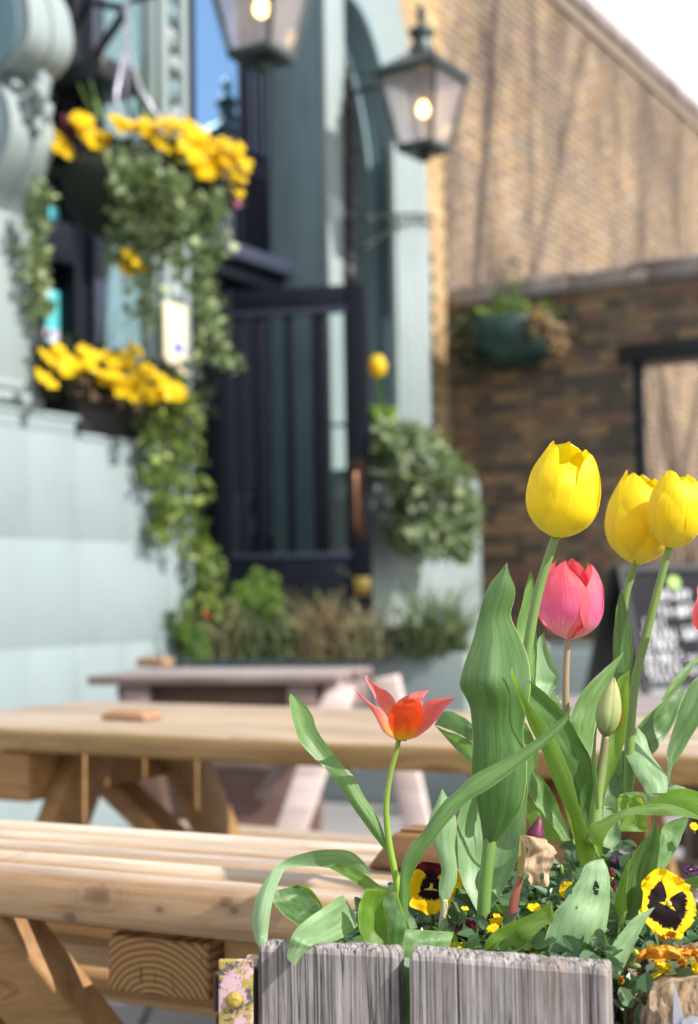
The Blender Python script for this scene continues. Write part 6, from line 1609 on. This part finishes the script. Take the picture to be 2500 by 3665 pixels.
PYT = m_pansy('plain yellow pansy petal', (.90, .60, .008), (.010, .004, .006), -.2)
PM_ = m_pansy('maroon pansy petal', (.10, .006, .016), (.02, .003, .006), .6)
PV_ = m_pansy('purple pansy petal', (.060, .018, .085), (.02, .005, .03), .5)
def petal(parent, c, fr, ang, ln, wdt, mat, lift, curl=.15, seed=0):
    ex_, ey_, ez_ = fr; ns, nu = 14, 12; vs = []; uv = []; fs = []
    for i in range(ns + 1):
        v = i / ns; w = wdt * (math.sin(math.pi * min(1, v * .62 + .06)) ** .9) * (1 if v < .8 else math.sqrt(max(0, 1 - ((v - .8) / .2) ** 2 * .75)))
        for k in range(nu + 1):
            u = k / nu - .5
            rr = ln * v * (1 - .16 * (2 * u) ** 2 * v + .07 * mnoise.noise(Vector((u * 5 + seed, seed, 7))) * v); x = w * u
            a = ang; dx, dy = math.cos(a), math.sin(a); sx_, sy_ = -dy, dx
            zz_ = lift + curl * ln * (v ** 2) * .5 + .24 * ln * mnoise.noise(Vector((u * 3.2 + seed, v * 2.4, seed))) * v + .07 * ln * math.sin(u * 17 + seed + 2 * mnoise.noise(Vector((u * 3, seed, 1)))) * v ** 3
            vs.append(c + ex_ * (rr * dx + x * sx_) + ey_ * (rr * dy + x * sy_) + ez_ * zz_); uv.append((u + .5, v))
    for i in range(ns):
        for k in range(nu): q = i * (nu + 1) + k; fs.append((q, q + 1, q + nu + 2, q + nu + 1))
    return mesh('petal', vs, fs, mat, parent, True, uv)
def pansy(label, Z, x, y, Y, rad_px, face, roll=0, top=PYT, low=PY_, group='pansies in the planter', missing=(), scale=(1, 1)):
    c = at(*zp(Z, x, y), Y); ez_ = Vector(face).normalized(); up = Vector((0, 0, 1)); ex_ = up.cross(ez_).normalized(); ey_ = ez_.cross(ex_)
    cr_, sr_ = math.cos(roll), math.sin(roll); ex2 = ex_ * cr_ + ey_ * sr_; ey2 = ey_ * cr_ - ex_ * sr_; fr = (ex2, ey2, ez_)
    r = rad_px / F * Y; th = thing('pansy', label, 'pansy', c, group)
    for i, (a, l_, w, mt, lf) in enumerate(((58, 1.0, 1.35, top, -.20), (116, 1.04, 1.3, top, -.28), (6, .95, 1.2, low, -.06), (174, .93, 1.25, low, -.10), (-90, .98, 1.6, low, .02))):
        if i in missing: continue
        petal(th, c, fr, R(a), r * l_, r * w, mt, lf * r, .10 if i < 4 else -.05, i * 3.1 + x)
    m = MB(); m.blob(c + ez_ * r * .06, r * .09, r * .09, r * .09, 1, .2, 8, 6); m.build('eye', m_plain('pansy eye', (.45, .42, .08), .5), th, smooth=True)
    m = MB(); pts_ = [c - ez_ * r * .2, c - ez_ * r * .5 - Vector((0, 0, r * .4)), c - ez_ * r * .4 - Vector((0, 0, r * 1.6))]; m.tube(pts_, .0011, 6); m.build('stalk', STEM, th, smooth=True)
    return th
pansy('big yellow pansy with black blotches at the right edge', ZG, 1240, 815, .885, 122, (.32, -.85, .25), R(-30), PYT, PY_)
pansy('yellow pansy with dark maroon upper petals behind a pale leaf', ZA, 1368, 1600, .965, 92, (-.10, -1, .15), R(-4), PM_, PYS)
pansy('dark purple pansy drooping behind the holed leaf', ZC, 1262, 690, .985, 45, (.5, -.6, .5), .6, PV_, PV_, missing=(0,))
pansy('small purple pansy turned sideways at the far right of the bed', ZG, 1500, 420, .95, 30, (.1, -.5, .8), .2, PV_, PV_, missing=(1,))
pansy('maroon pansy edge showing beside the holed leaf', ZC, 1180, 800, .95, 48, (.9, -.4, .2), .3, PM_, PM_, missing=(3,))
pansy('dark maroon pansy lying low left of the thick pale stem', ZC, 130, 1150, .915, 46, (-.4, -.5, .8), .4, PM_, PM_, missing=(0,))
pansy('yellow pansy seen from the side between the short green leaf and the holed leaf', ZC, 660, 1190, .90, 48, (-.2, -.45, .9), -.4, PYT, PYT, missing=(1,))
pansy('yellow pansy behind the holed leaf, close to the withered tulip', ZC, 860, 880, .935, 34, (-.5, -.7, .4), 1.0, PYT, PYT, missing=(2,))
pansy('yellow pansy peeping past the left side of the thick pale stem', ZC, 78, 810, .965, 30, (.3, -.8, .3), .2, PYT, PYT)
pansy('small orange and maroon pansy beside the foot of the withered tulip', ZC, 350, 1090, .925, 28, (.2, -.7, .6), .8, PM_, PYT, missing=(1,))
pansy('tiny yellow pansy at the far right above the big one', ZF, 1540, 1830, .96, 16, (.2, -.8, .3), .8, PYT, PYT)
pansy('yellow pansy hidden behind the stem of the long sweeping blade', ZC, 40, 770, .98, 26, (.3, -.9, .2), .1, PYT, PY_)
# yellow blooms crowded along the plank edge
for i, (x, y, r, lab) in enumerate(((95, 1300, 36, 'yellow pansy curled on the plank edge, left of the thick pale stem'), (215, 1318, 26, 'yellow pansy on the plank edge at the foot of the thick pale stem'), (520, 1335, 24, 'yellow pansy on the plank edge under the short green leaf'), (640, 1330, 26, 'yellow pansy on the plank edge touching the holed leaf'), (330, 1150, 24, 'small yellow pansy deep in the leaves right of the thick pale stem'), (625, 1000, 26, 'opening yellow pansy bud in front of the withered tulip'), (130, 1010, 14, 'tiny yellow bud low among the viola leaves at the left'))):
    pansy(lab, ZC, x, y, .872 if i < 4 else .90, r, (random.uniform(-.4, .4), -.45, .9), random.uniform(-1, 1), PYT, PYT, missing=(random.choice((0, 1)),))
# ---- withered orange flower hanging on the log
OR_ = m_petal('withered orange petal', (.30, .06, .03), (.72, .28, .02), (.80, .42, .05), (.80, .36, .03), .3, .6, .6)
wf = thing('withered_flower', 'crumpled withered orange flower hanging over the split log', 'flower', at(*zp(ZG, 1250, 1400), .85))
def crumple(path, Y, seed, mat=OR_, parent=wf):
    n0 = len(path)
    P = catmull([(*zp(ZG, *p[0:2]), *zp(ZG, *p[2:4])) for p in path], 30); vs = []; uv = []; fs = []; nu = 10
    for i, (lx, ly, rx, ry) in enumerate(P):
        for k in range(nu + 1):
            u = k / nu; d_ = .006 * mnoise.noise(Vector((u * 3.0 + seed, i * .22, seed))) + .003 * mnoise.noise(Vector((u * 8 + seed, i * .5, 2)))
            ox = 9 * mnoise.noise(Vector((i * .3, seed, u * 2))); oy = 9 * mnoise.noise(Vector((i * .3, seed + 9, u * 3)))
            vs.append(at(lx + (rx - lx) * u + ox, ly + (ry - ly) * u + oy, Y + d_)); uv.append((u, .3 + .7 * i / 29))
    for i in range(29):
        for k in range(nu): q = i * (nu + 1) + k; fs.append((q, q + 1, q + nu + 2, q + nu + 1))
    mesh('petal', vs, fs, mat, parent, True, uv)
crumple([(850, 1450, 860, 1455), (930, 1360, 960, 1440), (1010, 1290, 1060, 1430), (1120, 1270, 1150, 1460), (1200, 1280, 1230, 1440), (1290, 1290, 1330, 1440), (1400, 1320, 1400, 1500), (1440, 1380, 1470, 1500)], .845, 1.3)
crumple([(1060, 1500, 1080, 1530), (1140, 1460, 1140, 1560), (1220, 1470, 1210, 1590), (1300, 1500, 1260, 1600), (1180, 1560, 1160, 1620), (1060, 1610, 1070, 1660), (1030, 1670, 1040, 1680)], .838, 2.7, YPET)
crumple([(1390, 1340, 1400, 1420), (1490, 1300, 1490, 1420), (1585, 1320, 1560, 1420), (1650, 1400, 1560, 1460), (1650, 1560, 1520, 1560), (1660, 1700, 1540, 1680), (1640, 1800, 1570, 1820)], .835, 4.1)
crumple([(1500, 1420, 1520, 1430), (1500, 1500, 1580, 1500), (1520, 1600, 1600, 1600), (1530, 1700, 1600, 1720)], .828, 6.1, YPET)
crumple([(1330, 1470, 1350, 1480), (1390, 1440, 1400, 1530), (1440, 1470, 1440, 1540), (1350, 1530, 1400, 1545)], .836, 7.7)
crumple([(1150, 1190, 1160, 1230), (1210, 1140, 1220, 1230), (1290, 1120, 1290, 1200), (1340, 1130, 1330, 1200)], .87, 8.8)
crumple([(680, 1660, 690, 1700), (710, 1630, 715, 1715), (740, 1680, 735, 1700)], .83, 9.4)
# green seed pod and leaves beside it
for (x0_, y0_2, x1_, y1_2, r0, mt, lab) in ((790, 1500, 930, 1520, 13, BUDM, 'fat green seed pod with a yellow tip beside the withered flower'), (860, 1330, 910, 1390, 8, YPET, 'slim yellow pansy bud above the green seed pod'), (30, 360, 45, 480, 7, BUDM, 'nodding green pansy bud in front of the dark leaves'), (690, 1070, 760, 900, 6, STEM, 'bent pale green stalk left of the big pansy')):
    a = at(*zp(ZG, x0_, y0_2), .85 if y0_2 > 900 else .93); b = at(*zp(ZG, x1_, y1_2), .845 if y0_2 > 900 else .93); o = thing('pansy_bud', lab, 'bud', a, 'pansy buds'); rr = r0 / F * .85
    m = MB(); m.tube([a, a + (b - a) * .15, a + (b - a) * .45, a + (b - a) * .8, b], [rr * .3, rr * .85, rr, rr * .8, rr * .25], 12); m.build('pod', mt, o, smooth=True)
    m = MB(); m.tube([a, a + (a - b) * .3 + Vector((0, .004, -.006))], rr * .22, 6); m.build('stalk', STEM, o, smooth=True)
